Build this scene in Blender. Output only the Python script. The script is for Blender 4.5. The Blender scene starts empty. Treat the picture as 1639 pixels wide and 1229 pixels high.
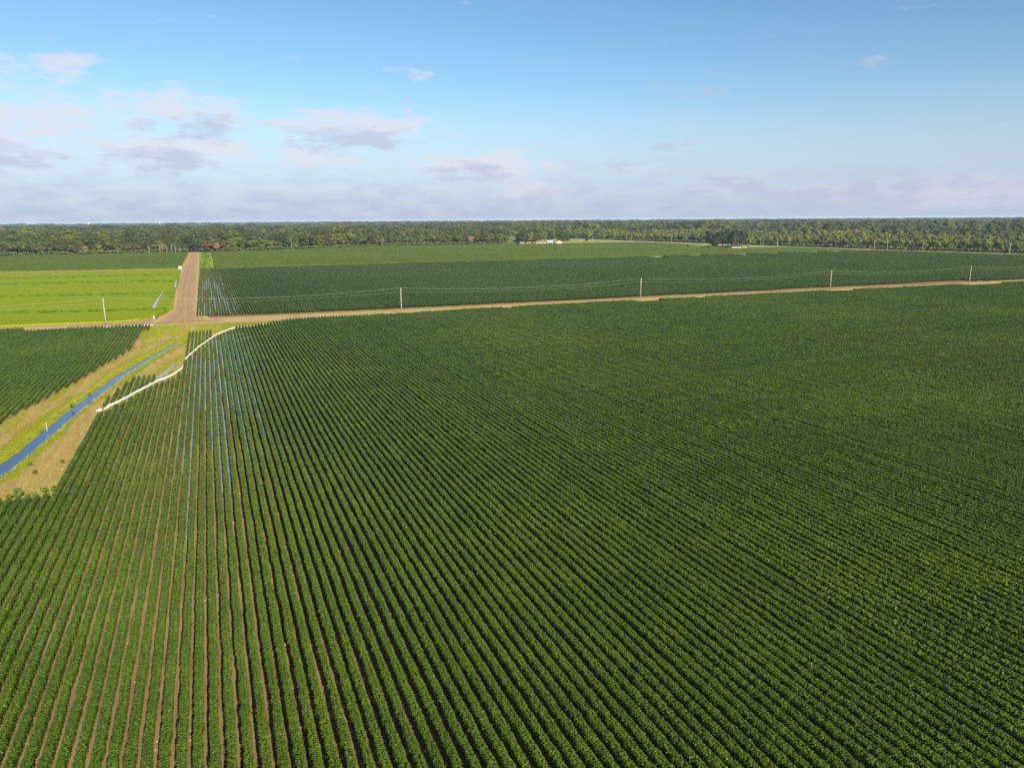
import bpy, math, random
import numpy as np
from mathutils import Matrix, Vector

sc = bpy.context.scene
COL = sc.collection
RNG = np.random.default_rng(11)
random.seed(11)

# ------------------------------------------------------------------ camera
# world: +Y runs along the crop rows, camera 33 m up over the field
EYE = Vector((0.0, 0.0, 33.0))
HEAD, PITCH, ROLL = math.radians(22.9), math.radians(13.1), math.radians(0.38)
fw = Vector((math.sin(HEAD)*math.cos(PITCH), math.cos(HEAD)*math.cos(PITCH), -math.sin(PITCH)))
r0 = Vector((math.cos(HEAD), -math.sin(HEAD), 0.0)); u0 = r0.cross(fw)
rt = r0*math.cos(ROLL) - u0*math.sin(ROLL); up = u0*math.cos(ROLL) + r0*math.sin(ROLL)
cd = bpy.data.cameras.new('camera'); cam = bpy.data.objects.new('camera', cd); COL.objects.link(cam)
cam.matrix_world = Matrix(((rt.x, up.x, -fw.x, EYE.x), (rt.y, up.y, -fw.y, EYE.y), (rt.z, up.z, -fw.z, EYE.z), (0, 0, 0, 1)))
cd.sensor_width = 36.0; cd.lens = 24.82; cd.clip_start = 0.5; cd.clip_end = 40000.0
sc.camera = cam

# ------------------------------------------------------------------ light, sky, exposure
SUN_TO = Vector((8.6, -63.1, 33.0)).normalized()            # towards the sun: low behind the camera
SUN_EL = math.asin(SUN_TO.z); SUN_ROT = math.atan2(SUN_TO.x, SUN_TO.y)
sl = bpy.data.lights.new('sun', 'SUN'); sl.energy = 5.0; sl.angle = math.radians(0.55); sl.color = (1.0, 0.87, 0.66)
so = bpy.data.objects.new('sun', sl); COL.objects.link(so)
so.rotation_euler = SUN_TO.to_track_quat('Z', 'Y').to_euler(); so.location = (0, 0, 200)

SKY_STRENGTH = 0.060
EXPOSURE = 1.2
CLOUD_LIT = (0.345, 0.337, 0.362, 1); CLOUD_BASE = (0.238, 0.252, 0.318, 1); DECK = (0.214, 0.248, 0.330, 1)
world = bpy.data.worlds.new('World'); sc.world = world; world.use_nodes = True
# clouds: azimuth from the row direction, elevation, half width, half height (degrees), weight
CLOUDS = [(-9.2, 9.9, 3.2, .75, .62), (-11.0, 6.5, 3.9, 1.35, .95), (-11.6, 4.4, 2.8, 1.0, .85),
          (-1.2, 7.3, 4.6, 1.15, .85), (-1.9, 4.9, 4.1, 1.0, 1.0), (10.7, 6.6, 5.0, 1.15, .9),
          (7.9, 4.9, 3.2, .7, .75), (20.4, 4.0, 4.0, .95, .95), (24.5, 2.3, 3.0, .5, .7),
          (15.3, 10.7, 2.4, .6, .2), (36.6, 9.2, 2.8, .75, .48), (48.3, 10.1, 2.3, .6, .30),
          (39.4, 2.3, 2.6, .5, .9), (47.0, 1.8, 4.2, .5, 1.0), (54.2, 1.7, 5.4, .8, 1.05),
          (35.5, 5.1, 2.6, .42, .55), (33.0, 3.9, 2.2, .4, .5),
          (72.0, 5.0, 5.0, 1.2, .9), (-30.0, 6.5, 7.0, 1.6, .95)]
BASES = [(-12.0, 3.7, 3.0, .8), (-2.6, 4.05, 3.4, .6), (-.2, 6.4, 3.0, .6), (10.5, 5.8, 4.5, .6), (19.0, 3.4, 2.6, .5), (36.6, 8.9, 3.4, 1.0), (48.3, 10.0, 3.0, .9),
         (45.0, 1.9, 14.0, 1.3), (35, 4.7, 4.5, 1.1)]


def build_sky():
    nt = world.node_tree; N = nt.nodes; L = nt.links; N.clear()

    def mth(op, a, b=None, c=None, clamp=False):
        n = N.new('ShaderNodeMath'); n.operation = op; n.use_clamp = clamp
        for k, v in enumerate((a, b, c)):
            if v is None: continue
            if isinstance(v, (int, float)): n.inputs[k].default_value = v
            else: L.new(v, n.inputs[k])
        return n.outputs[0]
    out = N.new('ShaderNodeOutputWorld')
    sky = N.new('ShaderNodeTexSky'); sky.sky_type = 'NISHITA'; sky.sun_disc = False
    sky.sun_elevation = SUN_EL; sky.sun_rotation = SUN_ROT; sky.altitude = 30
    sky.air_density = 1.0; sky.dust_density = 0.35; sky.ozone_density = 3.0
    b1 = N.new('ShaderNodeBackground'); b1.inputs[1].default_value = SKY_STRENGTH; hs = N.new('ShaderNodeHueSaturation'); hs.inputs['Saturation'].default_value = 1.10; hs.inputs['Hue'].default_value = 0.496; L.new(sky.outputs[0], hs.inputs['Color']); L.new(hs.outputs[0], b1.inputs[0])
    tc = N.new('ShaderNodeTexCoord'); sp = N.new('ShaderNodeSeparateXYZ'); L.new(tc.outputs['Generated'], sp.inputs[0])
    az = mth('MULTIPLY', mth('ARCTAN2', sp.outputs[0], sp.outputs[1]), 57.29578)
    el = mth('MULTIPLY', mth('ARCSINE', sp.outputs[2]), 57.29578)
    cb = N.new('ShaderNodeCombineXYZ'); L.new(mth('MULTIPLY', az, 0.30), cb.inputs[0]); L.new(mth('MULTIPLY', el, 0.95), cb.inputs[1])
    n1 = N.new('ShaderNodeTexNoise'); n1.noise_dimensions = '2D'; n1.inputs['Scale'].default_value = 1.15; n1.inputs['Detail'].default_value = 8; n1.inputs['Roughness'].default_value = 0.58
    L.new(cb.outputs[0], n1.inputs['Vector'])
    sn = N.new('ShaderNodeSeparateColor'); L.new(n1.outputs['Color'], sn.inputs[0])
    wz = mth('SUBTRACT', sn.outputs[1], 0.5)
    cv = N.new('ShaderNodeCombineXYZ'); L.new(mth('MULTIPLY_ADD', wz, 5.0, az), cv.inputs[0]); L.new(mth('MULTIPLY_ADD', wz, 1.5, el), cv.inputs[1])

    def blobs(rows):
        acc = None
        for a, e, hw, hh, w in rows:
            v = N.new('ShaderNodeVectorMath'); v.operation = 'MULTIPLY_ADD'; L.new(cv.outputs[0], v.inputs[0])
            hw *= 1.3; hh *= 1.35; v.inputs[1].default_value = (1/hw, 1/hh, 0); v.inputs[2].default_value = (-a/hw, -e/hh, 0)
            d = N.new('ShaderNodeVectorMath'); d.operation = 'DOT_PRODUCT'; L.new(v.outputs[0], d.inputs[0]); L.new(v.outputs[0], d.inputs[1])
            q = mth('MULTIPLY_ADD', d.outputs['Value'], -0.62, w)
            acc = q if acc is None else mth('SMOOTH_MAX', acc, q, 0.25)
        return acc
    tot = mth('MAXIMUM', blobs(CLOUDS), -0.4)
    base = blobs([(a, e, hw, hh, 1.0) for a, e, hw, hh in BASES])
    nz = mth('MULTIPLY_ADD', n1.outputs[0], 2.5, -1.25)
    mr = N.new('ShaderNodeMapRange'); mr.interpolation_type = 'SMOOTHSTEP'
    L.new(mth('ADD', tot, nz), mr.inputs[0]); mr.inputs[1].default_value = -0.06; mr.inputs[2].default_value = 1.0; mr.inputs[3].default_value = 0; mr.inputs[4].default_value = 0.76
    # thin layered deck low over the horizon, all the way round
    lowm = N.new('ShaderNodeMapRange'); lowm.interpolation_type = 'SMOOTHSTEP'
    L.new(el, lowm.inputs[0]); lowm.inputs[1].default_value = 10.0; lowm.inputs[2].default_value = -0.5; lowm.inputs[3].default_value = 0; lowm.inputs[4].default_value = 1.0
    deck = mth('MULTIPLY', lowm.outputs[0], mth('MULTIPLY_ADD', n1.outputs[0], 0.5, 0.70), clamp=True)
    sh = N.new('ShaderNodeMapRange'); L.new(mth('ADD', base, nz), sh.inputs[0]); sh.inputs[1].default_value = 0.0; sh.inputs[2].default_value = 1.0
    mc = N.new('ShaderNodeMixRGB'); L.new(sh.outputs[0], mc.inputs[0])
    mc.inputs[1].default_value = CLOUD_LIT; mc.inputs[2].default_value = CLOUD_BASE
    b2 = N.new('ShaderNodeBackground'); L.new(mc.outputs[0], b2.inputs[0])
    bd = N.new('ShaderNodeBackground'); bd.inputs[0].default_value = DECK
    m0 = N.new('ShaderNodeMixShader'); L.new(deck, m0.inputs[0]); L.new(b1.outputs[0], m0.inputs[1]); L.new(bd.outputs[0], m0.inputs[2])
    m1 = N.new('ShaderNodeMixShader'); L.new(mr.outputs[0], m1.inputs[0]); L.new(m0.outputs[0], m1.inputs[1]); L.new(b2.outputs[0], m1.inputs[2])
    L.new(m1.outputs[0], out.inputs[0])
    world.cycles.sampling_method = 'MANUAL'; world.cycles.sample_map_resolution = 512


build_sky()
vs = sc.view_settings
vs.view_transform = 'Standard'; vs.look = 'None'; vs.exposure = EXPOSURE; vs.gamma = 1.0; vs.use_curve_mapping = False
sc.display_settings.display_device = 'sRGB'
cy = sc.cycles
cy.max_bounces = 4; cy.diffuse_bounces = 2; cy.glossy_bounces = 2; cy.transmission_bounces = 2; cy.transparent_max_bounces = 4; cy.volume_bounces = 0
cy.use_adaptive_sampling = False; cy.use_denoising = False; cy.sample_clamp_indirect = 4.0
try:
    cy.denoiser = 'OPENIMAGEDENOISE'; cy.denoising_input_passes = 'RGB_ALBEDO_NORMAL'; cy.denoising_prefilter = 'ACCURATE'
except Exception:
    pass

# ------------------------------------------------------------------ helpers


def tag(o, label=None, cat=None, group=None, kind=None):
    for k, v in (('label', label), ('category', cat), ('group', group), ('kind', kind)):
        if v is not None: o[k] = v
    return o


def link(name, me, parent=None, loc=None):
    o = bpy.data.objects.new(name, me); COL.objects.link(o)
    if parent is not None: o.parent = parent
    if loc is not None: o.location = loc
    return o


def empty(name, loc, rz=0.0):
    o = bpy.data.objects.new(name, None); COL.objects.link(o)
    o.location = loc; o.rotation_euler = (0, 0, rz); o.empty_display_size = 0.5
    return o


def mesh_np(name, verts, faces, mats, fmat=None, smooth=False, rnd=None, pattr=None):
    """verts (n,3); faces list/array of equal-length index rows, or list of such arrays."""
    me = bpy.data.meshes.new(name)
    blocks = faces if isinstance(faces, list) and len(faces) and isinstance(faces[0], np.ndarray) else [np.asarray(faces)]
    blocks = [b for b in blocks if len(b)]
    loops = np.concatenate([b.reshape(-1) for b in blocks]).astype(np.int32)
    sizes = np.concatenate([np.full(len(b), b.shape[1]) for b in blocks]).astype(np.int32)
    starts = np.concatenate([[0], np.cumsum(sizes)[:-1]]).astype(np.int32)
    v = np.asarray(verts, dtype=np.float32)
    me.vertices.add(len(v)); me.vertices.foreach_set('co', v.reshape(-1))
    me.loops.add(len(loops)); me.loops.foreach_set('vertex_index', loops)
    me.polygons.add(len(sizes)); me.polygons.foreach_set('loop_start', starts); me.polygons.foreach_set('loop_total', sizes)
    if fmat is not None: me.polygons.foreach_set('material_index', np.asarray(fmat, dtype=np.int32))
    me.polygons.foreach_set('use_smooth', np.full(len(sizes), bool(smooth)))
    for m in (mats if isinstance(mats, (list, tuple)) else [mats]): me.materials.append(m)
    if rnd is not None:
        a = me.attributes.new('rnd', 'FLOAT', 'FACE'); a.data.foreach_set('value', np.asarray(rnd, dtype=np.float32))
    if pattr:
        for k, val in pattr.items():
            a = me.attributes.new(k, 'FLOAT', 'POINT'); a.data.foreach_set('value', np.asarray(val, dtype=np.float32))
    me.update(); me.validate()
    return me


class MB:
    """collects boxes, prisms and tubes into one mesh"""
    def __init__(s): s.v = []; s.f = []

    def add(s, vs, fs):
        n = len(s.v); s.v += [tuple(p) for p in vs]; s.f += [tuple(i+n for i in f) for f in fs]

    def box(s, c, d):
        x, y, z = c; a, b, h = d[0]/2, d[1]/2, d[2]/2
        s.add([(x+i*a, y+j*b, z+k*h) for k in (-1, 1) for j in (-1, 1) for i in (-1, 1)],
              [(0, 2, 3, 1), (4, 5, 7, 6), (0, 1, 5, 4), (2, 6, 7, 3), (0, 4, 6, 2), (1, 3, 7, 5)])

    def prism(s, pts, y0, y1):
        """pts in x,z extruded along y"""
        n = len(pts)
        s.add([(x, y0, z) for x, z in pts]+[(x, y1, z) for x, z in pts],
              [tuple(range(n)), tuple(range(2*n-1, n-1, -1))]+[(i, i+n, (i+1) % n+n, (i+1) % n) for i in range(n)])

    def tube(s, pts, rad, n=6, cap=True):
        pts = [Vector(p) for p in pts]; rad = rad if hasattr(rad, '__len__') else [rad]*len(pts)
        vs = []; fs = []
        for i, p in enumerate(pts):
            t = (pts[min(i+1, len(pts)-1)]-pts[max(i-1, 0)]).normalized()
            a = Vector((0, 0, 1)) if abs(t.z) < 0.9 else Vector((1, 0, 0))
            e1 = t.cross(a).normalized(); e2 = t.cross(e1)
            for k in range(n):
                q = 2*math.pi*k/n
                vs.append(p+e1*math.cos(q)*rad[i]+e2*math.sin(q)*rad[i])
        for i in range(len(pts)-1):
            for k in range(n):
                fs.append((i*n+k, i*n+(k+1) % n, (i+1)*n+(k+1) % n, (i+1)*n+k))
        if cap:
            fs.append(tuple(range(n-1, -1, -1))); m = (len(pts)-1)*n; fs.append(tuple(range(m, m+n)))
        s.add(vs, fs)

    def mesh(s, name, m, smooth=False):
        me = bpy.data.meshes.new(name); me.from_pydata(s.v, [], s.f); me.materials.append(m)
        if smooth: me.polygons.foreach_set('use_smooth', [True]*len(me.polygons))
        me.update(); return me

    def build(s, name, m, parent=None, loc=None, smooth=False): return link(name, s.mesh(name, m, smooth), parent, loc)


# ------------------------------------------------------------------ materials


class NT:
    def __init__(s, name):
        s.m = bpy.data.materials.new(name); s.m.use_nodes = True; s.t = s.m.node_tree; s.N = s.t.nodes; s.L = s.t.links
        s.N.clear(); s.out = s.N.new('ShaderNodeOutputMaterial')

    def put(s, inp, v):
        if hasattr(v, 'is_output'): s.L.new(v, inp)
        elif isinstance(v, (int, float)): inp.default_value = v
        else: inp.default_value = tuple(v) if len(v) == 4 or inp.type == 'VECTOR' else tuple(v)+(1,)

    def pos(s, scale=(1, 1, 1), rot=0.0):
        g = s.N.new('ShaderNodeNewGeometry'); mp = s.N.new('ShaderNodeMapping'); s.L.new(g.outputs['Position'], mp.inputs[0])
        mp.inputs['Scale'].default_value = scale; mp.inputs['Rotation'].default_value = (0, 0, rot); return mp.outputs[0]

    def noise(s, vec, scale, detail=4, rough=0.55):
        n = s.N.new('ShaderNodeTexNoise'); s.L.new(vec, n.inputs['Vector']); n.inputs['Scale'].default_value = scale
        n.inputs['Detail'].default_value = detail; n.inputs['Roughness'].default_value = rough; return n.outputs[0]

    def rng(s, v, a, b, c=0.0, d=1.0, smooth=True):
        n = s.N.new('ShaderNodeMapRange'); n.interpolation_type = 'SMOOTHSTEP' if smooth else 'LINEAR'
        s.put(n.inputs[0], v)
        for k, q in enumerate((a, b, c, d)): n.inputs[k+1].default_value = q
        return n.outputs[0]

    def math(s, op, a, b=0.0):
        n = s.N.new('ShaderNodeMath'); n.operation = op; s.put(n.inputs[0], a); s.put(n.inputs[1], b); return n.outputs[0]

    def mix(s, f, a, b, mode='MIX'):
        n = s.N.new('ShaderNodeMixRGB'); n.blend_type = mode; s.put(n.inputs[0], f); s.put(n.inputs[1], a); s.put(n.inputs[2], b); return n.outputs[0]

    def attr(s, name):
        n = s.N.new('ShaderNodeAttribute'); n.attribute_name = name; return n.outputs['Fac']

    def objrand(s): return s.N.new('ShaderNodeObjectInfo').outputs['Random']

    def bump(s, h, strength, dist=0.1):
        n = s.N.new('ShaderNodeBump'); n.inputs['Strength'].default_value = strength; n.inputs['Distance'].default_value = dist
        s.L.new(h, n.inputs['Height']); return n.outputs[0]

    def bsdf(s, col, rough=0.8, spec=0.3, normal=None, metal=0.0, ior=None, k=0.82):
        col = s.mix(1.0, col, (k, k, k), 'MULTIPLY'); n = s.N.new('ShaderNodeBsdfPrincipled'); s.put(n.inputs['Base Color'], col); s.put(n.inputs['Roughness'], rough)
        n.inputs['Specular IOR Level'].default_value = spec; n.inputs['Metallic'].default_value = metal
        if ior: n.inputs['IOR'].default_value = ior
        if normal is not None: s.L.new(normal, n.inputs['Normal'])
        return n.outputs[0]

    def done(s, sh): s.L.new(sh, s.out.inputs[0]); return s.m

    def leafy(s, col, trans, rough=0.5, spec=0.4, k=0.82):
        col = s.mix(1.0, col, (k, k, k), 'MULTIPLY'); a = s.bsdf(col, rough, spec, k=1.0); t = s.N.new('ShaderNodeBsdfTranslucent'); s.put(t.inputs[0], s.mix(1.0, col, (1.15, 1.15, 0.55), 'MULTIPLY'))
        m = s.N.new('ShaderNodeMixShader'); m.inputs[0].default_value = trans; s.L.new(a, m.inputs[1]); s.L.new(t.outputs[0], m.inputs[2])
        return s.done(m.outputs[0])


def leaf_material(name, dark, light, yellow, patch=0.018, trans=0.22, rough=0.42, spec=0.45, k=0.86):
    n = NT(name); p = n.pos()
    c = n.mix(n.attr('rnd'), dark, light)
    big = n.rng(n.noise(p, patch, 4, 0.6), 0.44, 0.66)
    c = n.mix(n.math('MULTIPLY', big, 0.4), c, yellow)
    fine = n.noise(p, 0.35, 3)
    c = n.mix(n.rng(fine, 0.3, 0.75, 0.0, 0.35), c, (dark[0]*0.7, dark[1]*0.75, dark[2]))
    weak = n.rng(n.noise(p, 0.13, 3, 0.6), 0.60, 0.74)
    c = n.mix(n.math('MULTIPLY', weak, 0.28), c, (yellow[0]*1.15, yellow[1]*1.05, yellow[2]))
    return n.leafy(c, trans, rough, spec, k)


CROP = leaf_material('crop_leaf', (0.027, 0.058, 0.004), (0.106, 0.174, 0.008), (0.126, 0.182, 0.008), trans=.10, spec=.30, k=1.0)
FARCROP = leaf_material('far_crop_leaf', (0.036, 0.074, 0.008), (0.092, 0.156, 0.012), (0.102, 0.160, 0.012), patch=0.01, trans=.12, spec=.25)
SOY = leaf_material('far_field_canopy', (0.068, 0.112, 0.008), (0.102, 0.158, 0.010), (0.120, 0.172, 0.010), patch=0.008, rough=.8, spec=.1)
BUSH = leaf_material('undergrowth_leaf', (0.05, 0.085, 0.018), (0.13, 0.17, 0.03), (0.16, 0.18, 0.03))


def tree_material(name, dark, light, odd, amount):
    n = NT(name); r = n.objrand()
    c = n.mix(n.attr('rnd'), dark, light)
    c = n.mix(n.rng(r, 0.0, 1.0, 0.0, 1.0, False), c, n.mix(0.5, c, odd))
    ol = n.N.new('ShaderNodeObjectInfo').outputs['Location']
    patch = n.rng(n.noise(ol, 0.016, 2, .5), .38, .62)
    c = n.mix(patch, n.mix(1.0, c, (.68, .80, .95), 'MULTIPLY'), n.mix(1.0, c, (1.12, 1.06, .9), 'MULTIPLY'))
    h = n.N.new('ShaderNodeHueSaturation'); n.put(h.inputs['Color'], c); n.put(h.inputs['Value'], n.rng(n.math('FRACT', n.math('MULTIPLY', r, 7.31)), 0, 1, 1-amount, 1+amount, False))
    n.put(h.inputs['Hue'], n.rng(n.math('FRACT', n.math('MULTIPLY', r, 3.77)), 0, 1, 0.475, 0.52, False))
    return n.leafy(h.outputs[0], 0.15, 0.6, 0.25)


WOOD = tree_material('wood_leaf', (0.034, 0.056, 0.008), (0.098, 0.124, 0.014), (0.120, 0.122, 0.014), 0.42)
YOUNG = tree_material('young_wood_leaf', (0.066, 0.096, 0.012), (0.160, 0.192, 0.020), (0.20, 0.20, 0.020), 0.30)
DARKTREE = tree_material('dark_tree_leaf', (0.018, 0.034, 0.010), (0.046, 0.070, 0.016), (0.04, 0.06, 0.014), 0.2)
REDLEAF = tree_material('red_vine_leaf', (0.11, 0.045, 0.03), (0.22, 0.10, 0.06), (0.2, 0.12, 0.06), 0.1)
PALELEAF = tree_material('pale_dry_leaf', (0.17, 0.13, 0.075), (0.30, 0.24, 0.15), (0.26, 0.2, 0.1), 0.1)
PURPLELEAF = tree_material('purple_leaf', (0.06, 0.03, 0.035), (0.11, 0.06, 0.06), (0.1, 0.05, 0.05), 0.1)


def plain(name, col, rough=0.8, spec=0.2, var=0.25, scale=3.0, metal=0.0):
    n = NT(name); p = n.pos()
    f = n.noise(p, scale, 5, 0.6)
    c = n.mix(n.rng(f, 0.25, 0.75), tuple(q*(1-var) for q in col), tuple(min(1, q*(1+var)) for q in col))
    return n.done(n.bsdf(c, rough, spec, n.bump(f, 0.25, 0.02), metal))


BARK = plain('bark', (0.10, 0.08, 0.06), 0.9)
DEADWOOD = plain('dead_wood', (0.22, 0.20, 0.165), 0.9)
POLEWOOD = plain('pole_wood', (0.29, 0.27, 0.235), 0.85, scale=1.5)
STEEL = plain('galvanised_steel', (0.55, 0.56, 0.57), 0.45, 0.5, 0.1)
WIRE = plain('aluminium_wire', (0.40, 0.43, 0.38), 0.5, 0.5, 0.05)
PORCELAIN = plain('insulator', (0.42, 0.40, 0.38), 0.3, 0.5, 0.05)
PIPE = plain('white_poly_tube', (0.70, 0.665, 0.66), 0.55, 0.25, 0.13, 0.7)
WHITEWALL = plain('white_wall', (0.50, 0.48, 0.45), 0.7, 0.2, 0.06, 1.0)
PINKWALL = plain('pale_wall', (0.50, 0.39, 0.33), 0.7, 0.2, 0.06, 1.0)
TANWALL = plain('tan_wall', (0.42, 0.33, 0.20), 0.8, 0.2, 0.1, 1.0)
RUSTROOF = plain('rust_roof', (0.24, 0.11, 0.06), 0.7, 0.3, 0.3, 0.6)
REDROOF = plain('dark_red_roof', (0.07, 0.022, 0.026), 0.7, 0.3, 0.2, 0.6)
GREYROOF = plain('grey_metal_roof', (0.38, 0.40, 0.46), 0.4, 0.5, 0.08, 0.6)
DARKROOF = plain('brown_roof', (0.13, 0.085, 0.07), 0.8, 0.2, 0.2, 0.6)
DARKGLASS = plain('dark_glass', (0.03, 0.035, 0.04), 0.1, 0.5, 0.05)
DARKPAINT = plain('black_paint', (0.03, 0.03, 0.035), 0.25, 0.5, 0.05)
WHITEPAINT = plain('white_paint', (0.80, 0.80, 0.80), 0.3, 0.5, 0.03)
RUBBER = plain('rubber', (0.03, 0.03, 0.03), 0.9, 0.1, 0.05)
YELLOWPAINT = plain('pale_paint', (0.78, 0.72, 0.50), 0.5, 0.3, 0.05)


def soil_material(name, a, b, pale, wet=None):
    n = NT(name); p = n.pos((1, 0.22, 1))
    f = n.noise(p, 1.1, 6, 0.65); q = n.noise(n.pos(), 9.0, 4, 0.7); big = n.noise(n.pos(), 0.06, 3)
    c = n.mix(n.rng(f, 0.3, 0.7), a, b)
    c = n.mix(n.rng(big, 0.45, 0.7, 0, 0.7), c, pale)
    c = n.mix(n.rng(q, 0.5, 0.8, 0, 0.35), c, tuple(x*0.55 for x in a))
    return n.done(n.bsdf(c, 0.9, 0.15, n.bump(q, 0.5, 0.06)))


SOIL = soil_material('furrow_soil', (0.165, 0.108, 0.058), (0.250, 0.170, 0.090), (0.32, 0.230, 0.115))
PALESOIL = soil_material('pale_bare_soil', (0.40, 0.29, 0.18), (0.52, 0.40, 0.26), (0.56, 0.46, 0.30))


def dirt_material(name, base, track, edge, axis):
    n = NT(name); t = n.attr('across')
    streak = n.noise(n.pos((0.06, 1, 1) if axis == 'x' else (1, 0.04, 1)), 1.6, 5, 0.6)
    spots = n.noise(n.pos(), 0.35, 5, 0.65); fine = n.noise(n.pos(), 5.0, 4, 0.7)
    c = n.mix(n.rng(streak, 0.35, 0.68), base, track)
    # two worn wheel tracks
    w1 = n.math('ABSOLUTE', n.math('SUBTRACT', n.math('ABSOLUTE', n.math('SUBTRACT', t, 0.5)), 0.13))
    c = n.mix(n.rng(w1, 0.0, 0.075, 0.55, 0.0), c, track)
    e = n.math('ADD', n.math('ABSOLUTE', n.math('SUBTRACT', t, 0.5)), n.math('MULTIPLY', n.math('SUBTRACT', spots, 0.5), 0.35))
    c = n.mix(n.rng(e, 0.34, 0.46), c, edge)
    c = n.mix(n.rng(fine, 0.45, 0.8, 0, 0.25), c, tuple(x*0.6 for x in base))
    return n.done(n.bsdf(c, 0.92, 0.12, n.bump(fine, 0.4, 0.05)))


DIRT_X = dirt_material('dirt_road', (0.34, 0.225, 0.110), (0.48, 0.35, 0.18), (0.34, 0.31, 0.07), 'x')
DIRT_Y = dirt_material('dirt_track', (0.40, 0.270, 0.145), (0.315, 0.200, 0.105), (0.44, 0.335, 0.15), 'y')


def ground_material():
    n = NT('verge_grass')
    ang = math.radians(10.5)
    p = n.pos((1, 0.16, 1), ang)
    a = n.noise(p, 0.16, 5, 0.6); b = n.noise(p, 0.55, 5, 0.65); f = n.noise(n.pos(), 2.6, 5, 0.7); g = n.noise(n.pos(), 9.0, 3, 0.7)
    green = n.mix(n.rng(f, 0.3, 0.7), (0.190, 0.225, 0.010), (0.34, 0.35, 0.018))
    tan = n.mix(n.rng(b, 0.3, 0.7), (0.30, 0.190, 0.080), (0.45, 0.315, 0.130))
    tan = n.mix(n.rng(f, 0.35, 0.7, 0, 0.6), tan, (0.46, 0.41, 0.085))
    # the banks by the water and the head of the verge are greener, the trodden strips drier
    k = n.math('ADD', a, n.math('MULTIPLY', n.math('SUBTRACT', b, 0.5), 0.5))
    k = n.math('SUBTRACT', k, n.math('MULTIPLY', n.attr('green'), 0.36))
    k = n.math('ADD', k, n.math('MULTIPLY', n.attr('dry'), 0.26))
    c = n.mix(n.rng(k, 0.36, 0.56), green, tan)
    c = n.mix(n.rng(g, 0.5, 0.8, 0, 0.45), c, (0.10, 0.10, 0.02))
    return n.done(n.bsdf(c, 0.95, 0.1, n.bump(n.math('ADD', f, n.math('MULTIPLY', g, 0.6)), 0.8, 0.25)))


GROUND = ground_material()


def rice_material():
    n = NT('rice_leaf')
    a = n.noise(n.pos((0.25, 1, 1)), 0.10, 5, 0.6); f = n.noise(n.pos(), 1.3, 5, 0.7); g = n.noise(n.pos((1, 0.08, 1)), 0.8, 4, 0.6)
    c = n.mix(n.rng(a, 0.3, 0.7), (0.235, 0.322, 0.001), (0.262, 0.342, 0.001))
    c = n.mix(n.rng(f, 0.35, 0.75, 0, 0.25), c, (0.165, 0.250, 0.001))
    c = n.mix(n.rng(g, 0.5, 0.75, 0, 0.25), c, (0.285, 0.345, 0.002))
    return n.leafy(c, 0.25, 0.8, 0.08)


RICE = rice_material()
LEVEE = plain('levee_weeds', (0.065, 0.120, 0.004), 0.9, 0.1, 0.4, 0.8)


def water_material(name, base, rough, bump, sc_):
    n = NT(name); h = n.noise(n.pos((1, 0.35, 1), 0.17), sc_, 3, 0.6)
    mud = n.rng(n.noise(n.pos(), 0.5, 4), 0.5, 0.75, 0, 0.4)
    c = n.mix(mud, base, tuple(q*1.6+0.02 for q in base))
    return n.done(n.bsdf(c, rough, 0.5, n.bump(h, bump, 0.05), ior=1.33))


DITCHWATER = water_material('ditch_water', (0.050, 0.088, 0.160), 0.07, 0.26, 2.2)  # blue of the reflected sky is put into the base colour
FURROWWATER = water_material('furrow_water', (0.25, 0.265, 0.29), 0.18, 0.05, 2.0)
ASPHALT = plain('worn_asphalt', (0.33, 0.31, 0.29), 0.9, 0.2, 0.12, 0.4)
ROADSIDE = plain('roadside_grass', (0.34, 0.32, 0.12), 0.95, 0.1, 0.35, 0.06)
FARGRASS = plain('far_field_green', (0.10, 0.20, 0.06), 0.95, 0.1, 0.2, 0.02)
LAWN = plain('farmyard_lawn', (0.26, 0.28, 0.06), 0.95, 0.1, 0.35, 0.08)

# ------------------------------------------------------------------ plan of the place (metres)
S = 0.965                                                       # row spacing
PIPE_PTS = [(-19.9, 142.3), (-18.6, 145.6), (-16.8, 150.4), (-13.1, 161.6), (-9.1, 169.8), (-7.7, 178.0), (-7.4, 188.8),
            (-4.7, 204.8), (-0.2, 225.0), (4.8, 237.6), (15.9, 242.6), (22.0, 244.5)]
DITCH = [(-48.0, 40.0), (-38.0, 78.0), (-29.1, 112.0), (-27.6, 123.5), (-25.1, 145.0), (-20.4, 176.0), (-15.9, 195.5), (-9.8, 219.0), (-6.6, 236.0)]
DITCHW = [2.2, 2.0, 1.7, 1.6, 1.6, 1.5, 1.2, 0.9, 0.4]
NEAR_E = [(-400, 292), (-160, 276), (-55, 261.5), (-20, 256), (16, 250.2), (62, 248.5), (126, 248), (224, 243), (260, 241), (390, 232.5), (640, 217)]
FAR_E = [(-400, 306), (-160, 288), (-57, 274), (-25, 269.5), (-6, 270), (30, 265), (65, 262.5), (168, 257), (268, 250), (398, 242), (640, 226)]


def lerp(pts, x):
    xs = [p[0] for p in pts]; ys = [p[1] for p in pts]; return np.interp(x, xs, ys)


NOTCH = [(56, 68, 2.0), (100, 104, 3), (156, 170, 6.0), (186, 192, 2.5), (256, 272, 3.5), (338, 366, 5.5)]


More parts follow.
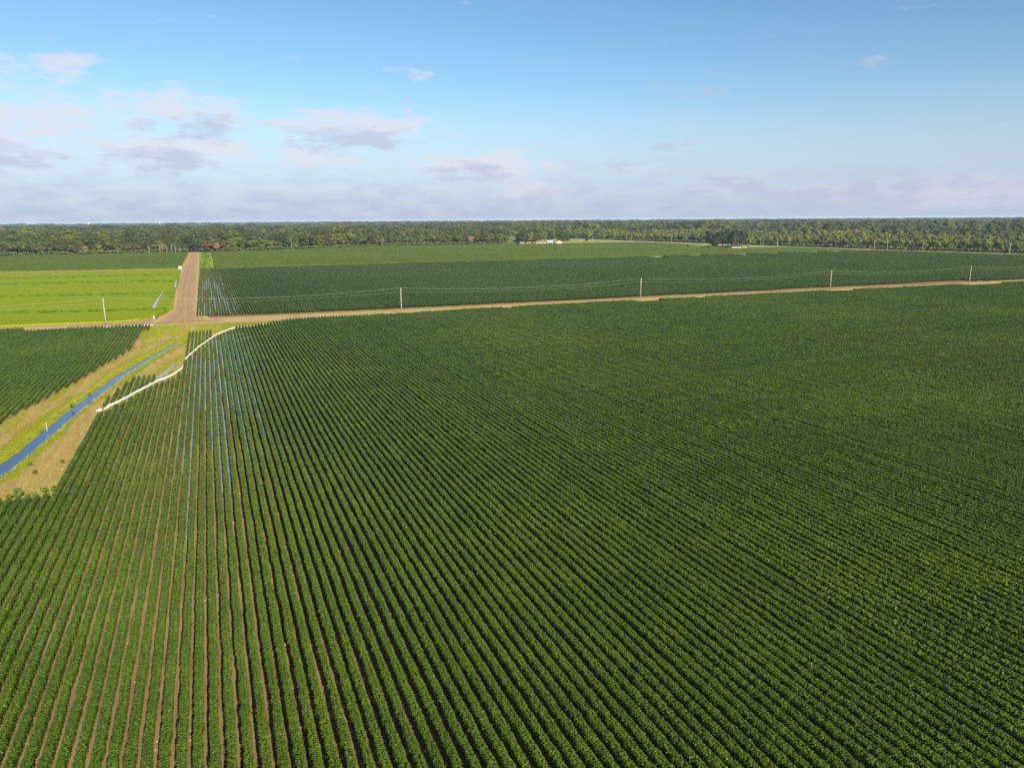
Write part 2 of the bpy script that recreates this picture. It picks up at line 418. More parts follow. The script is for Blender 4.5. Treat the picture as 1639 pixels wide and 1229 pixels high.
def row_end(x):
    """far end of a crop row of the big field"""
    if x < -20.3: return 96.6 + 0.5*math.sin(x*5)
    if x < 5.5: return float(lerp(PIPE_PTS, x)) - 3.4 + .5*math.sin(x*3.1)
    if x < 16.0: return float(lerp(PIPE_PTS, x)) - 0.8
    e = float(lerp(NEAR_E, x)) - 0.7 + 0.5*math.sin(x*0.23) + 0.35*math.sin(x*1.7)
    for a, b, d in NOTCH:
        if a < x < b: e -= d
    if 22 <= x: return e
    return min(e, 244.0 + 0.6*(x-16))


# ------------------------------------------------------------------ ground sheet (ditch sunk into it)
def seg_dist(px, py, pts, wid=None):
    best = np.full(px.shape, 1e9); w = np.zeros(px.shape)
    for i in range(len(pts)-1):
        (ax, ay), (bx, by) = pts[i], pts[i+1]
        dx, dy = bx-ax, by-ay; t = np.clip(((px-ax)*dx+(py-ay)*dy)/(dx*dx+dy*dy), 0, 1)
        d = np.hypot(px-(ax+t*dx), py-(ay+t*dy)); m = d < best
        best = np.where(m, d, best)
        if wid is not None: w = np.where(m, wid[i]+(wid[i+1]-wid[i])*t, w)
    return best, w


def build_ground():
    fx = np.arange(-62, 26, 0.7); fy = np.arange(20, 272, 0.9)
    cx = np.concatenate([[-14000, -7000, -3000, -1500, -800, -400, -200, -110, -80], fx, [40, 80, 150, 300, 500, 800, 1500, 3000, 7000, 14000]])
    cyv = np.concatenate([[-14000, -5000, -1500, -400, -120, -30], fy, [290, 330, 400, 550, 800, 1200, 2000, 3500, 7000, 14000]])
    X, Y = np.meshgrid(cx, cyv)
    d, w = seg_dist(X, Y, DITCH, DITCHW)
    half = w/2
    Z = np.zeros_like(X)
    inner = np.clip((half+0.9+.25*np.sin(X*2.1+Y*.9)*np.sin(Y*.37)-d)/0.9, 0, 1)
    Z -= 0.62*inner*inner*(3-2*inner)*np.clip(w/0.7, 0, 1)
    bank = np.exp(-((d-half-2.6)/1.5)**2)*0.22
    Z += bank*np.clip((240-Y)/20, 0, 1)*(w > 0)
    local = (X > -61) & (X < 25) & (Y > 21) & (Y < 271)
    Z += np.where(local, (np.sin(X*1.3+Y*0.21)*np.sin(Y*0.7-X*0.3))*0.03, 0)
    # nothing of the sheet may poke through the field beds and the roads
    fieldz = ((X > -19.6) & (Y < np.vectorize(row_end)(np.clip(X, -19.9, 300))+1)) | ((X > -29) & (Y < 98))
    ledge = np.interp(Y, [20, 138, 192, 224, 262], [-60, -35.2, -24.2, -18.8, -18.8])
    fieldz |= (X < ledge-0.3) & (Y > 100) & (Y < 257.5)
    Z = np.where(fieldz & (Z > -0.05), -0.05, Z)
    ne = lerp(NEAR_E, X)
    Z = np.where((Y > ne-1.5) & (Z > -0.05), np.minimum(Z, -0.05), Z)
    green = np.exp(-((d-half-0.6)/1.7)**2) + np.clip((Y-225)/14, 0, 1)*(X > -22)*1.1 + 0.25*np.exp(-((d-half-6.5)/2.0)**2)
    dry = np.exp(-((d-half-4.2)/1.4)**2)*0.8 + ((X > -24) & (Y < 140))*0.55
    ny, nx = X.shape
    idx = np.arange(nx*ny).reshape(ny, nx)
    F = np.stack([idx[:-1, :-1], idx[:-1, 1:], idx[1:, 1:], idx[1:, :-1]], -1).reshape(-1, 4)
    V = np.stack([X, Y, Z], -1).reshape(-1, 3)
    me = mesh_np('ground', V, F, GROUND, smooth=True, pattr={'green': np.clip(green, 0, 1).reshape(-1), 'dry': np.clip(dry, 0, 1).reshape(-1)})
    tag(link('ground', me), 'grassy yellow-green and tan verge ground', None, None, 'structure')


build_ground()


def ribbon(pts, wid, z, n_across=5, crown=0.0, step=None, wob=0.0, seed=1):
    """strip mesh data along a polyline; returns verts, faces, across"""
    pts = np.array(pts, float); wid = np.array(wid if hasattr(wid, '__len__') else [wid]*len(pts), float)
    if step:
        d = np.concatenate([[0], np.cumsum(np.hypot(*np.diff(pts, axis=0).T))]); t = np.arange(0, d[-1]+step*0.5, step)
        wid = np.interp(t, d, wid); pts = np.stack([np.interp(t, d, pts[:, 0]), np.interp(t, d, pts[:, 1])], 1)
    r = np.random.default_rng(seed)
    tan = np.gradient(pts, axis=0); tan /= np.linalg.norm(tan, axis=1)[:, None]; nor = np.stack([tan[:, 1], -tan[:, 0]], 1)
    s = np.linspace(-0.5, 0.5, n_across); n = len(pts)
    wl = r.normal(0, wob, n); wr = r.normal(0, wob, n)
    V = np.zeros((n, n_across, 3)); A = np.zeros((n, n_across))
    for k, q in enumerate(s):
        off = q*wid + (wl*(q < -0.45) + wr*(q > 0.45))
        V[:, k, :2] = pts + nor*off[:, None]; V[:, k, 2] = z + crown*(1-(2*q)**2); A[:, k] = q+0.5
    idx = np.arange(n*n_across).reshape(n, n_across)
    F = np.stack([idx[:-1, :-1], idx[1:, :-1], idx[1:, 1:], idx[:-1, 1:]], -1).reshape(-1, 4)
    return V.reshape(-1, 3), F[:, ::-1], A.reshape(-1)


def ribbon_obj(name, mat, *a, **k):
    V, F, A = ribbon(*a, **k); return link(name, mesh_np(name, V, F, mat, smooth=True, pattr={'across': A}))


# ditch water
tag(ribbon_obj('ditch_water', DITCHWATER, DITCH[:-1], [w+1.3 for w in DITCHW[:-1]], -0.36, 4, 0, 3.0, 0.12, 5), None, None, None, 'structure')

# ------------------------------------------------------------------ roads
def cross_road():
    xs = np.arange(-400, 641, 2.5); r = np.random.default_rng(3)
    ne = lerp(NEAR_E, xs) + r.normal(0, .18, len(xs)); fe = lerp(FAR_E, xs) + r.normal(0, .18, len(xs))
    k = 9; V = []; A = []
    for j in range(k):
        q = j/(k-1); y = ne+(fe-ne)*q
        V.append(np.stack([xs, y, np.full_like(xs, 0.03+0.10*(1-(2*q-1)**2))], 1)); A.append(np.full_like(xs, q))
    V = np.stack(V, 1).reshape(-1, 3); A = np.stack(A, 1).reshape(-1); n = len(xs)
    idx = np.arange(n*k).reshape(n, k)
    F = np.stack([idx[:-1, :-1], idx[1:, :-1], idx[1:, 1:], idx[:-1, 1:]], -1).reshape(-1, 4)
    o = link('dirt_road', mesh_np('dirt_road', V, F, DIRT_X, smooth=True, pattr={'across': A})); tag(o, None, None, None, 'structure')


cross_road()
o = ribbon_obj('dirt_track', DIRT_Y, [(-10.2, 262.0), (-10.0, 300), (-11.9, 420), (-12.7, 550), (-13.2, 700), (-13.5, 868)],
               [19.0, 8.6, 10.4, 11.6, 10.0, 9.4], 0.155, 9, 0.05, 3.0, 0.15, 8)
tag(o, None, None, None, 'structure')
# flare of the crossing towards the rice field
fl = [(-44, 262.5), (-44, 271.8), (-30, 269.5), (-22.5, 273.0), (-17.5, 281), (-15.0, 292), (-14.3, 303), (-8, 303), (-6, 290), (-4.5, 272), (2, 268.0), (2, 258), (-20, 259)]
me = mesh_np('track_flare', [(x, y, 0.150) for x, y in fl], np.array([list(range(len(fl)))[::-1]]), DIRT_Y, pattr={'across': [0.3]*len(fl)})
tag(link('dirt_flare', me), None, None, None, 'structure')
HWY = [(735, -60), (697, 180), (658, 403), (633, 520), (611, 680), (600, 800), (590, 900), (580, 990), (566, 1080), (520, 1400), (470, 1750)]
o = ribbon_obj('highway', ASPHALT, HWY, 7.4, 0.06, 5, 0.06, 10.0, 0.0, 2); tag(o, None, None, None, 'structure')
o = ribbon_obj('roadside_verge', ROADSIDE, HWY, 34.0, 0.02, 5, 0.0, 10.0, 1.6, 4); tag(o, None, None, None, 'structure')
o = ribbon_obj('farm_lane', PALESOIL, [(372, 912), (400, 905), (455, 892.5), (526, 886), (584, 890)], 4.5, 0.09, 3, 0, 4.0, 0.2, 4); tag(o, None, None, None, 'structure')
fy = [(376, 905), (384, 960), (430, 985), (520, 1080), (574, 1060), (590, 900), (584, 884), (526, 881), (455, 886)]
me = mesh_np('farmyard', [(x, y, 0.04) for x, y in fy], np.array([list(range(len(fy)))[::-1]]), LAWN)
tag(link('farmyard_lawn', me), None, None, None, 'structure')
fy = [(518, 640), (536, 632), (575, 636), (618, 628), (640, 655), (624, 720), (580, 735), (530, 700)]
me = mesh_np('house_yard', [(x, y, 0.05) for x, y in fy], np.array([list(range(len(fy)))]), LAWN)
tag(link('house_yard', me), None, None, None, 'structure')

# ------------------------------------------------------------------ crop rows
def n1d(y, step, rng, amp):
    lo = y.min()-step; k = int((y.max()-lo)/step)+3
    return np.interp(y, lo+step*np.arange(k), rng.normal(0, amp, k))


def row_data(y0, y1, lod, rng, wide=0.350, tall=0.50, thin=0.0, core_step=0.8, taper=0.0):
    """leaves and inner mass of a planted row from y0 to y1. lod: [(y_limit, leaf_size)...]"""
    ys = []; ss = []; a = y0
    for lim, s in lod:
        b = min(lim, y1)
        if b > a:
            k = int((b-a)*2.0*1.65/(0.55*s*s)); ys.append(rng.uniform(a, b, k)); ss.append(np.full(k, s)); a = b
    y = np.concatenate(ys); s = np.concatenate(ss)*rng.uniform(0.75, 1.25, len(y))
    grid = np.arange(y0-1, y1+1.2, 0.12)
    gw = 1+n1d(grid, 0.36, rng, 0.085)+n1d(grid, 2.2, rng, 0.05)
    gh = 1+n1d(grid, 0.33, rng, 0.08)+n1d(grid, 3.0, rng, 0.06)+n1d(grid, 11.0, rng, 0.05)
    gx = n1d(grid, 4.0, rng, 0.025)+n1d(grid, 0.5, rng, 0.018)
    # plants missing here and there
    gap = np.ones_like(grid)
    for _ in range(rng.poisson((y1-y0)*(0.0006+thin*.35))):
        c = rng.uniform(y0, y1); l = rng.uniform(0.2, 0.6); gap = np.minimum(gap, 1-0.5*np.exp(-((grid-c)/l)**2))
    if taper: gap = np.minimum(gap, np.clip(.38+.62*(y1-grid)/taper, .38, 1))
    gw *= gap**0.5; gh *= gap
    th = rng.uniform(-2.2, 2.2, len(y)); rad = 1.04*rng.random(len(y))**0.36*rng.uniform(.95, 1.03, len(y))     # leaves all through the plant, thickest outside
    W = np.interp(y, grid, gw)*(wide-0.36*s); Hh = np.interp(y, grid, gh)*(tall-0.25*s); X0 = np.interp(y, grid, gx)
    sx_, cz_ = np.sin(th), np.cos(th); nx = np.sign(sx_)*np.abs(sx_)**.68; nz = np.sign(cz_)*np.abs(cz_)**.68      # boxy hedge profile
    px, pz = np.sign(sx_)*np.abs(sx_)**1.35, np.sign(cz_)*np.abs(cz_)**1.35
    C = np.stack([X0+W*nx*rad, y, 0.47*np.interp(y, grid, gap)+Hh*nz*rad], 1)
    Nn = np.stack([px, np.full_like(y, -.08), pz+0.28], 1)+rng.normal(0, 0.27, (len(y), 3))
    V, F = kites(C, Nn, s, rng)
    rnd = np.clip(rng.beta(2, 2, len(y)), 0, 1)
    # inner mass, coloured darkest to stand for the shade inside the row
    cy_ = np.arange(y0, y1+core_step*0.5, core_step); cy_[-1] = y1
    ang = np.array([-2.5, -1.5, -0.75, 0.0, 0.75, 1.5, 2.5])
    cw = np.interp(cy_, grid, gw)*wide*0.40; ch = np.interp(cy_, grid, gh)*tall*0.42; cx_ = np.interp(cy_, grid, gx); cg = np.interp(cy_, grid, gap)
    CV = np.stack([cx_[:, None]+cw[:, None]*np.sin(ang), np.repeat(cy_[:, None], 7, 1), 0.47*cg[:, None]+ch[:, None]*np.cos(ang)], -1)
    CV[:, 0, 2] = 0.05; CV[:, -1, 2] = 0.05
    n = len(cy_); idx = np.arange(n*7).reshape(n, 7)
    CF = np.stack([idx[:-1, :-1], idx[1:, :-1], idx[1:, 1:], idx[:-1, 1:]], -1).reshape(-1, 4)
    caps = np.array([[0, 1, 2, 3], [3, 4, 5, 6], [0, 3, 6, 6]])[:2]
    CF = np.concatenate([CF, caps, idx[-1][caps][:, ::-1]])
    VV = np.concatenate([V, CV.reshape(-1, 3)]); FF = np.concatenate([F, CF+len(V)])
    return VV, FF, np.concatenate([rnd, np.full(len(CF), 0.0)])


def kites(C, Nn, s, rng):
    """one leaf-shaped quad per centre"""
    Nn = Nn/np.linalg.norm(Nn, axis=1)[:, None]
    t = rng.normal(0, 1, C.shape); t -= (t*Nn).sum(1)[:, None]*Nn; t /= np.linalg.norm(t, axis=1)[:, None]
    b = np.cross(Nn, t); q = s[:, None]
    V = np.stack([C-t*q*0.55, C+b*q*0.48-t*q*0.05-Nn*q*0.10, C+t*q*0.60, C-b*q*0.48-t*q*0.05-Nn*q*0.10], 1)
    return V.reshape(-1, 3), np.arange(len(C)*4).reshape(-1, 4)


def row_mesh(name, *a, mat=CROP, **k):
    V, F, r = row_data(*a, **k); return mesh_np(name, V, F, mat, rnd=r)


rr = np.random.default_rng(5)
END = 246.0
near_lod = [(58-END, .108), (95-END, .145), (150-END, .195), (999, .255)]
mid_lod = [(80-END, .15), (150-END, .195), (999, .26)]
far_lod = [(120-END, .22), (999, .28)]
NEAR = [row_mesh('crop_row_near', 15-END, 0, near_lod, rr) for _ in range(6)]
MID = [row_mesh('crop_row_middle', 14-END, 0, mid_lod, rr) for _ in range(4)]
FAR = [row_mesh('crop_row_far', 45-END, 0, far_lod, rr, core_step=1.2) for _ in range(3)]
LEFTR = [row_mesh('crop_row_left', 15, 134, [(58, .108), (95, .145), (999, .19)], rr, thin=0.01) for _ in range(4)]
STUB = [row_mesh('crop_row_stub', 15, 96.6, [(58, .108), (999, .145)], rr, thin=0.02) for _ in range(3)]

# soil beds of the big field: ridge under each row, furrow between
def field_beds(rows, y0, step, mat, name):
    Vs = []; Fs = []; base = 0; r = np.random.default_rng(9)
    prof = np.array([(-0.5*S, 0.0), (-0.24, 0.10), (0, 0.13), (0.24, 0.10), (0.5*S, 0.0)])
    for x, ye, ys_ in rows:
        n = max(2, int((ye-ys_)/step)); y = np.linspace(ys_, ye, n)
        V = np.zeros((n, 5, 3)); V[:, :, 0] = x+prof[:, 0]; V[:, :, 1] = y[:, None]; V[:, :, 2] = prof[:, 1]+0.005
        V[:, 1:4, 2] += r.normal(0, 0.012, (n, 3)); idx = np.arange(n*5).reshape(n, 5)+base
        Fs.append(np.stack([idx[:-1, :-1], idx[:-1, 1:], idx[1:, 1:], idx[1:, :-1]], -1).reshape(-1, 4)); Vs.append(V.reshape(-1, 3)); base += n*5
    return link(name, mesh_np(name, np.concatenate(Vs), np.concatenate(Fs), mat, smooth=True))


NROW = 300                                                      # rows built one by one
I0 = -8
xs_rows = [-19.9+S*i for i in range(I0, 460)]
beds = field_beds([(x, row_end(x)+0.4, 8 if x < 150 else 40) for x in xs_rows], 8, 4.0, SOIL, 'crop_field')
tag(beds, 'large dark green row crop field in the foreground', None, None, 'structure')

drift = {}
for j, x in enumerate(xs_rows[:NROW]):
    i = j+I0; k = i//8
    if k not in drift: drift[k] = random.uniform(-0.035, 0.035)
    xo = x+drift[k]+random.uniform(-0.02, 0.02); e = row_end(x)
    if i < 0: me, y = STUB[i % 3], 0.0
    elif x < 5.2:
        me, y = LEFTR[i % 4] if random.random() < .7 else LEFTR[random.randrange(4)], 0.0
    elif x < 46: me, y = NEAR[(i*5+random.randrange(2)) % 6], e
    elif x < 122: me, y = MID[(i*3+random.randrange(2)) % 4], e
    else: me, y = FAR[(i+random.randrange(2)) % 3], e
    o = link('crop_row', me, beds, (xo, y, 0.10))
    sx = random.uniform(0.96, 1.05)*(-1 if random.random() < .5 else 1)
    o.scale = (sx, 1.0, random.uniform(0.94, 1.05))
    if 0 <= i and x < 5.2 and e > 134.5:                        # the same row, on to its end at the pipe
        t = link('row_end', row_mesh('row_end', 134.0, e, [(999, .22)], rr, thin=0.01, taper=3.5), o)
        t.scale = (1, 1, 1)
# short rows left standing between the pipe and the ditch
for a, b, y0, y1, th in ((-20.0, -13.2, 0, 0, .10), (-7.3, -1.2, 0, 0, .14)):
    x = a
    while x < b:
        if a < -15: y0 = float(lerp(PIPE_PTS, x))+1.2; y1 = min(151.0+(x+20.0)*6.5, 168.5)
        else: y0 = float(lerp(PIPE_PTS, x))+1.4; y1 = 231.5+(x+7.3)*0.5
        if y1-y0 > 1.0:
            o = link('crop_row', row_mesh('crop_row_short', y0, y1, [(999, .20)], rr, wide=.33, tall=.38, thin=th), beds, (x, 0, 0.02))
        x += S


# geometry-node scatter for what nobody would count
def scatter(name, P, sources, vi, rz, scl, parent=None, kind='stuff'):
    P = np.asarray(P, np.float32); me = bpy.data.meshes.new(name)
    me.vertices.add(len(P)); me.vertices.foreach_set('co', P.reshape(-1))
    me.attributes.new('vi', 'INT', 'POINT').data.foreach_set('value', np.asarray(vi, np.int32))
    me.attributes.new('rz', 'FLOAT', 'POINT').data.foreach_set('value', np.asarray(rz, np.float32))
    me.attributes.new('sc', 'FLOAT_VECTOR', 'POINT').data.foreach_set('vector', np.asarray(scl, np.float32).reshape(-1))
    me.update()
    o = link(name, me, parent); o['kind'] = kind
    ng = bpy.data.node_groups.new(name, 'GeometryNodeTree')
    ng.interface.new_socket('Geometry', in_out='INPUT', socket_type='NodeSocketGeometry'); ng.interface.new_socket('Geometry', in_out='OUTPUT', socket_type='NodeSocketGeometry')
    N, L = ng.nodes, ng.links; gi = N.new('NodeGroupInput'); go = N.new('NodeGroupOutput'); jn = N.new('GeometryNodeJoinGeometry')

    def named(nm, ty):
        q = N.new('GeometryNodeInputNamedAttribute'); q.data_type = ty; q.inputs['Name'].default_value = nm; return q.outputs['Attribute']
    v = named('vi', 'INT'); sv = named('sc', 'FLOAT_VECTOR'); rv = named('rz', 'FLOAT')
    cb = N.new('ShaderNodeCombineXYZ'); L.new(rv, cb.inputs[2])
    er = N.new('FunctionNodeEulerToRotation'); L.new(cb.outputs[0], er.inputs[0])
    for k, src in enumerate(sources):
        oi = N.new('GeometryNodeObjectInfo'); oi.inputs['Object'].default_value = src; oi.transform_space = 'ORIGINAL'; oi.inputs['As Instance'].default_value = True
        cp = N.new('FunctionNodeCompare'); cp.data_type = 'INT'; cp.operation = 'EQUAL'; L.new(v, cp.inputs[2]); cp.inputs[3].default_value = k
        ip = N.new('GeometryNodeInstanceOnPoints'); L.new(gi.outputs[0], ip.inputs['Points']); L.new(cp.outputs[0], ip.inputs['Selection'])
        L.new(oi.outputs['Geometry'], ip.inputs['Instance']); L.new(er.outputs[0], ip.inputs['Rotation']); L.new(sv, ip.inputs['Scale'])
        L.new(ip.outputs[0], jn.inputs[0])
    L.new(jn.outputs[0], go.inputs[0])
    md = o.modifiers.new('scatter', 'NODES'); md.node_group = ng
    return o


def source(name, me): return bpy.data.objects.new(name, me)     # never linked: only its mesh is instanced


def row_scatter(name, rows, seglen, sources, parent, rng, z=0.06):
    P = []
    for x, a, b in rows:
        n = max(1, int(round((b-a)/seglen)))
        for k in range(n): P.append((x+rng.normal(0, .03), a+seglen*k+(b-a-seglen*n)/2, z))
    P = np.array(P); n = len(P)
    sx = np.where(rng.random(n) < .5, -1, 1)*rng.uniform(.95, 1.06, n)
    return scatter(name, P, sources, rng.integers(0, len(sources), n), np.zeros(n), np.stack([sx, np.full(n, 1.02), rng.uniform(.92, 1.07, n)], 1), parent)


SEG4 = [source('row_piece', row_mesh('row_piece', 0, 4, [(999, .24)], rr, mat=CROP, thin=.02)) for _ in range(5)]
SEG10 = [source('row_piece', row_mesh('row_piece', 0, 10, [(999, .32)], rr, mat=FARCROP, thin=.02, core_step=1.5)) for _ in range(5)]
row_scatter('crop_rows', [(x, 120.0, row_end(x)) for x in xs_rows[NROW:]], 4.0, SEG4, beds, rr)

# field over the ditch, its edge cut along the verge
rows = []
x = -19.6
while x > -150:
    a = float(np.interp(-x, [18.8, 24.2, 31.0, 35.2, 60, 150], [224.5, 192, 156, 138.5, 40, 40])) + random.uniform(-1.0, 1.0)
    if x > -20.9: a = 246
    b = float(np.interp(x, [-150, -63, -55.5, -55, -19.6], [272, 265.5, 264.5, 258.7, 256.8])) - 1.0
    rows.append((x, max(a, 100), b)); x -= S
left = field_beds([(x, b+.3, a) for x, a, b in rows], 0, 6.0, SOIL, 'crop_field')
tag(left, 'dark green row crop field across the ditch', None, None, 'structure')
row_scatter('crop_rows', rows, 4.0, SEG4, left, rr)

# field beyond the dirt road, up to the middle division
def mid_y(x): return 552.5-0.050*(x+6)


GAPS = ((354, 369), (400, 412), (446, 461), (488, 498), (530, 545), (556, 571))


def hwy_x(y):
    ys = [p[1] for p in HWY]; xs_ = [p[0] for p in HWY]; return float(np.interp(y, ys, xs_))


def beyond_start(x): return float(np.interp(x, [-6, 5, 29, 46, 66, 89, 132, 228, 349, 402, 640], [276.5, 271.5, 267, 265.5, 264.5, 263, 260.5, 257, 251, 245, 230])) + 0.6 + .4*math.sin(x*.9)


rows = []
x = -5.6
while x < 660:
    a = beyond_start(x)
    for p, q, d in NOTCH[3:]:
        if p-8 < x < q: a += d*.7
    b = mid_y(x)-(18+2*math.sin(x*2.3) if any(p < x < q for p, q in GAPS) else 0)
    ymax = b
    while ymax > a and hwy_x(ymax)-14 < x: ymax -= 6
    if ymax-a > 12: rows.append((x, a, ymax))
    x += S
V = [(-6.2, 270, .006), (660, 226, .006), (hwy_x(mid_y(600))-8, mid_y(600), .006), (-6.2, mid_y(-6)+1, .006)]
bey = link('crop_field', mesh_np('crop_field', V, np.array([[0, 1, 2, 3]]), SOIL)); tag(bey, 'dark green row crop field beyond the dirt road', None, None, 'structure')
row_scatter('crop_rows', rows, 10.0, SEG10, bey, rr, 0.02)


# ------------------------------------------------------------------ canopies too far to tell their rows apart
def canopy(name, mat, poly_rows, z, amp, step, seed, skirt=True, rowlines=False):
    """poly_rows: [(y, x0, x1)] outline; a leafy uneven sheet with sides"""
    r = np.random.default_rng(seed); ys = np.arange(poly_rows[0][0], poly_rows[-1][0]+.1, step)
    x0 = np.interp(ys, [p[0] for p in poly_rows], [p[1] for p in poly_rows]); x1 = np.interp(ys, [p[0] for p in poly_rows], [p[2] for p in poly_rows])
    nx = int((x1-x0).max()/step)+2; t = np.linspace(0, 1, nx)
    X = x0[:, None]+(x1-x0)[:, None]*t; Y = np.repeat(ys[:, None], nx, 1)+r.normal(0, step*.15, X.shape)
    Z = z+r.normal(0, amp, X.shape)+amp*np.sin(X*.3)*np.sin(Y*.21)
    X[:, 1:-1] += r.normal(0, step*.15, X[:, 1:-1].shape)
    V = np.stack([X, Y, Z], -1); ny = len(ys); idx = np.arange(nx*ny).reshape(ny, nx)
    F = [np.stack([idx[:-1, :-1], idx[:-1, 1:], idx[1:, 1:], idx[1:, :-1]], -1).reshape(-1, 4)]
    border = np.concatenate([idx[0, :], idx[1:, -1], idx[-1, -2::-1], idx[-2:0:-1, 0]])
    B = V.reshape(-1, 3)[border].copy(); B[:, 2] = 0.0; m = len(border); nb = nx*ny+np.arange(m)
    F.append(np.stack([border, nb, np.roll(nb, -1), np.roll(border, -1)], -1))
    F = np.concatenate(F); VV = np.concatenate([V.reshape(-1, 3), B])
    return link(name, mesh_np(name, VV, F, mat, smooth=False, rnd=r.beta(2, 2, len(F))))


def gap_rows(ya, yb, xa, xb, n=14): return [(y, xa(y), xb(y)) for y in np.linspace(ya, yb, n)]


def wood_front(x):
    return float(np.interp(x, [-400, -196, -112, -21, 58, 130, 204, 304, 379, 420], [884, 876, 874, 870, 878, 905, 938, 932, 914, 905]))


# soy-like canopy beyond the division, right of the track
def canopy_cols(name, mat, xa, xb, fa, fb, z, amp, step, seed):
    """like canopy but swept across x: y from fa(x) to fb(x)"""
    r = np.random.default_rng(seed); xs_ = np.arange(xa, xb+.1, step); y0 = np.array([fa(q) for q in xs_]); y1 = np.array([fb(q) for q in xs_])
    ny = int((y1-y0).max()/step)+2; t = np.linspace(0, 1, ny)
    Y = y0[:, None]+(y1-y0)[:, None]*t; X = np.repeat(xs_[:, None], ny, 1)
    Y[:, 1:-1] += r.normal(0, step*.15, Y[:, 1:-1].shape); X = X+r.normal(0, step*.12, X.shape)
    Z = z+r.normal(0, amp, X.shape)+amp*.8*np.sin(X*.23+Y*.05)
    V = np.stack([X, Y, Z], -1); nx = len(xs_); idx = np.arange(nx*ny).reshape(nx, ny)
    F = np.stack([idx[:-1, :-1], idx[1:, :-1], idx[1:, 1:], idx[:-1, 1:]], -1).reshape(-1, 4)
    border = np.concatenate([idx[:, 0], idx[-1, 1:], idx[-2::-1, -1], idx[0, -2:0:-1]])
    B = V.reshape(-1, 3)[border].copy(); B[:, 2] = 0.0; m = len(border); nb = nx*ny+np.arange(m)
    F = np.concatenate([F, np.stack([border, nb, np.roll(nb, -1), np.roll(border, -1)], -1)])
    return link(name, mesh_np(name, np.concatenate([V.reshape(-1, 3), B]), F, mat, rnd=r.beta(2, 2, len(F))))


def far_b(x):
    """far edge of the canopy beyond the division"""
    if x < 384: return wood_front(x)-9
    e = float(np.interp(x, [384, 455, 530, 575], [898, 884, 877, 860]))
    while e > 540 and hwy_x(e)-15 < x: e -= 5
    if 508 < x: e = min(e, 1e9)
    return e


c = canopy_cols('far_crop_canopy', SOY, 3.5, 520, lambda x: mid_y(x)+3.0, far_b, 0.85, 0.10, 1.5, 21)
tag(c, 'green crop canopy beyond the field division', None, None, 'stuff')
c = canopy_cols('far_crop_canopy', SOY, 521.5, 612, lambda x: mid_y(x)+3.0, lambda x: max(mid_y(x)+8, min(far_b(x), float(np.interp(x, [521, 536, 575, 612], [640, 630, 632, 622])))), 0.85, 0.10, 1.5, 25)
tag(c, 'green crop canopy before the red-roofed house', None, None, 'stuff')
c = canopy_cols('far_crop_canopy', SOY, 518, 572, lambda x: float(np.interp(x, [518, 572], [712, 742])), lambda x: far_b(x), 0.85, 0.10, 1.5, 26)
tag(c, 'green crop canopy behind the house trees', None, None, 'stuff')
# patchy weedy strip beside the track
c = canopy_cols('weedy_strip', RICE, -6.3, 2.2, lambda x: mid_y(x)+8.0+3*math.sin(x), lambda x: 842+2*math.sin(x*2), 0.45, 0.16, 1.0, 22)
tag(c, 'patchy yellow-green weedy strip beside the dirt track', None, None, 'stuff')
for k in range(26):                                             # dark crop remnants across that strip
    y = mid_y(0)+10+k*11+random.uniform(-3, 3); w = random.uniform(3, 8.5)
    V, F, rn = row_data(0, w, [(999, .45)], rr, wide=.9, tall=.5, core_step=2)
    V = np.stack([V[:, 1]-6.4+random.uniform(0, max(0.1, 8.5-w)), V[:, 0]+y, V[:, 2]*1.2+.02], 1)
    o = link('crop_remnant', mesh_np('crop_remnant', V, F, FARCROP, rnd=rn), c)
# left far field
c = canopy_cols('far_crop_canopy', SOY, -420, -18.6, lambda x: float(np.interp(x, [-420, -131, -18], [625, 588, 566])), lambda x: wood_front(x)-9, 0.85, 0.10, 1.6, 23)
tag(c, 'dark green crop canopy between rice field and wood', None, None, 'stuff')
# rice
def rice_front(x): return float(np.interp(x, [-420, -160, -64, -30, -24, -19.5, -16.6, -15.2], [308, 290.5, 276, 271.2, 273.5, 281, 293, 306]))


c = canopy_cols('rice_field', RICE, -300, -15.4, rice_front, lambda x: float(np.interp(x, [-420, -131, -21, -18.5, -15], [618, 581, 555, 545, 380]))-9*(x < -22), 0.5, 0.03, 1.1, 24)
tag(c, 'bright yellow-green rice field beside the dirt track', None, None, 'stuff')
LEV = [[(-300, 338), (-150, 324), (-73, 313), (-40, 304.5), (-16.2, 300)], [(-300, 425), (-150, 403), (-88, 385), (-45, 373), (-16.5, 367)],
       [(-300, 505), (-160, 478), (-105, 463), (-50, 450), (-18, 440)], [(-300, 545), (-180, 524), (-115, 510), (-60, 502), (-21, 497)]]
names = ['nearest dark levee ridge curving across the rice field', 'second dark levee ridge across the rice field', 'third dark levee ridge across the rice field', 'farthest dark levee ridge across the rice field']
for pl, nm in zip(LEV, names):
    r = np.random.default_rng(int(pl[0][1])); xs_ = np.arange(-300, pl[-1][0], 1.0); yy = lerp(pl, xs_)+np.sin(xs_*.15)*.3
    pf = [(-1.0, .55), (-.45, 1.05), (.4, 1.1), (1.0, .55)]
    V = np.stack([np.stack([xs_, yy+d+r.normal(0, .12, len(xs_)), np.full(len(xs_), h)+r.normal(0, .10, len(xs_))], 1) for d, h in pf], 1)
    n = len(xs_); idx = np.arange(n*4).reshape(n, 4); F = np.stack([idx[:-1, :-1], idx[1:, :-1], idx[1:, 1:], idx[:-1, 1:]], -1).reshape(-1, 4)[:, ::-1]
    o = link('levee', mesh_np('levee', V.reshape(-1, 3), F, LEVEE), c)
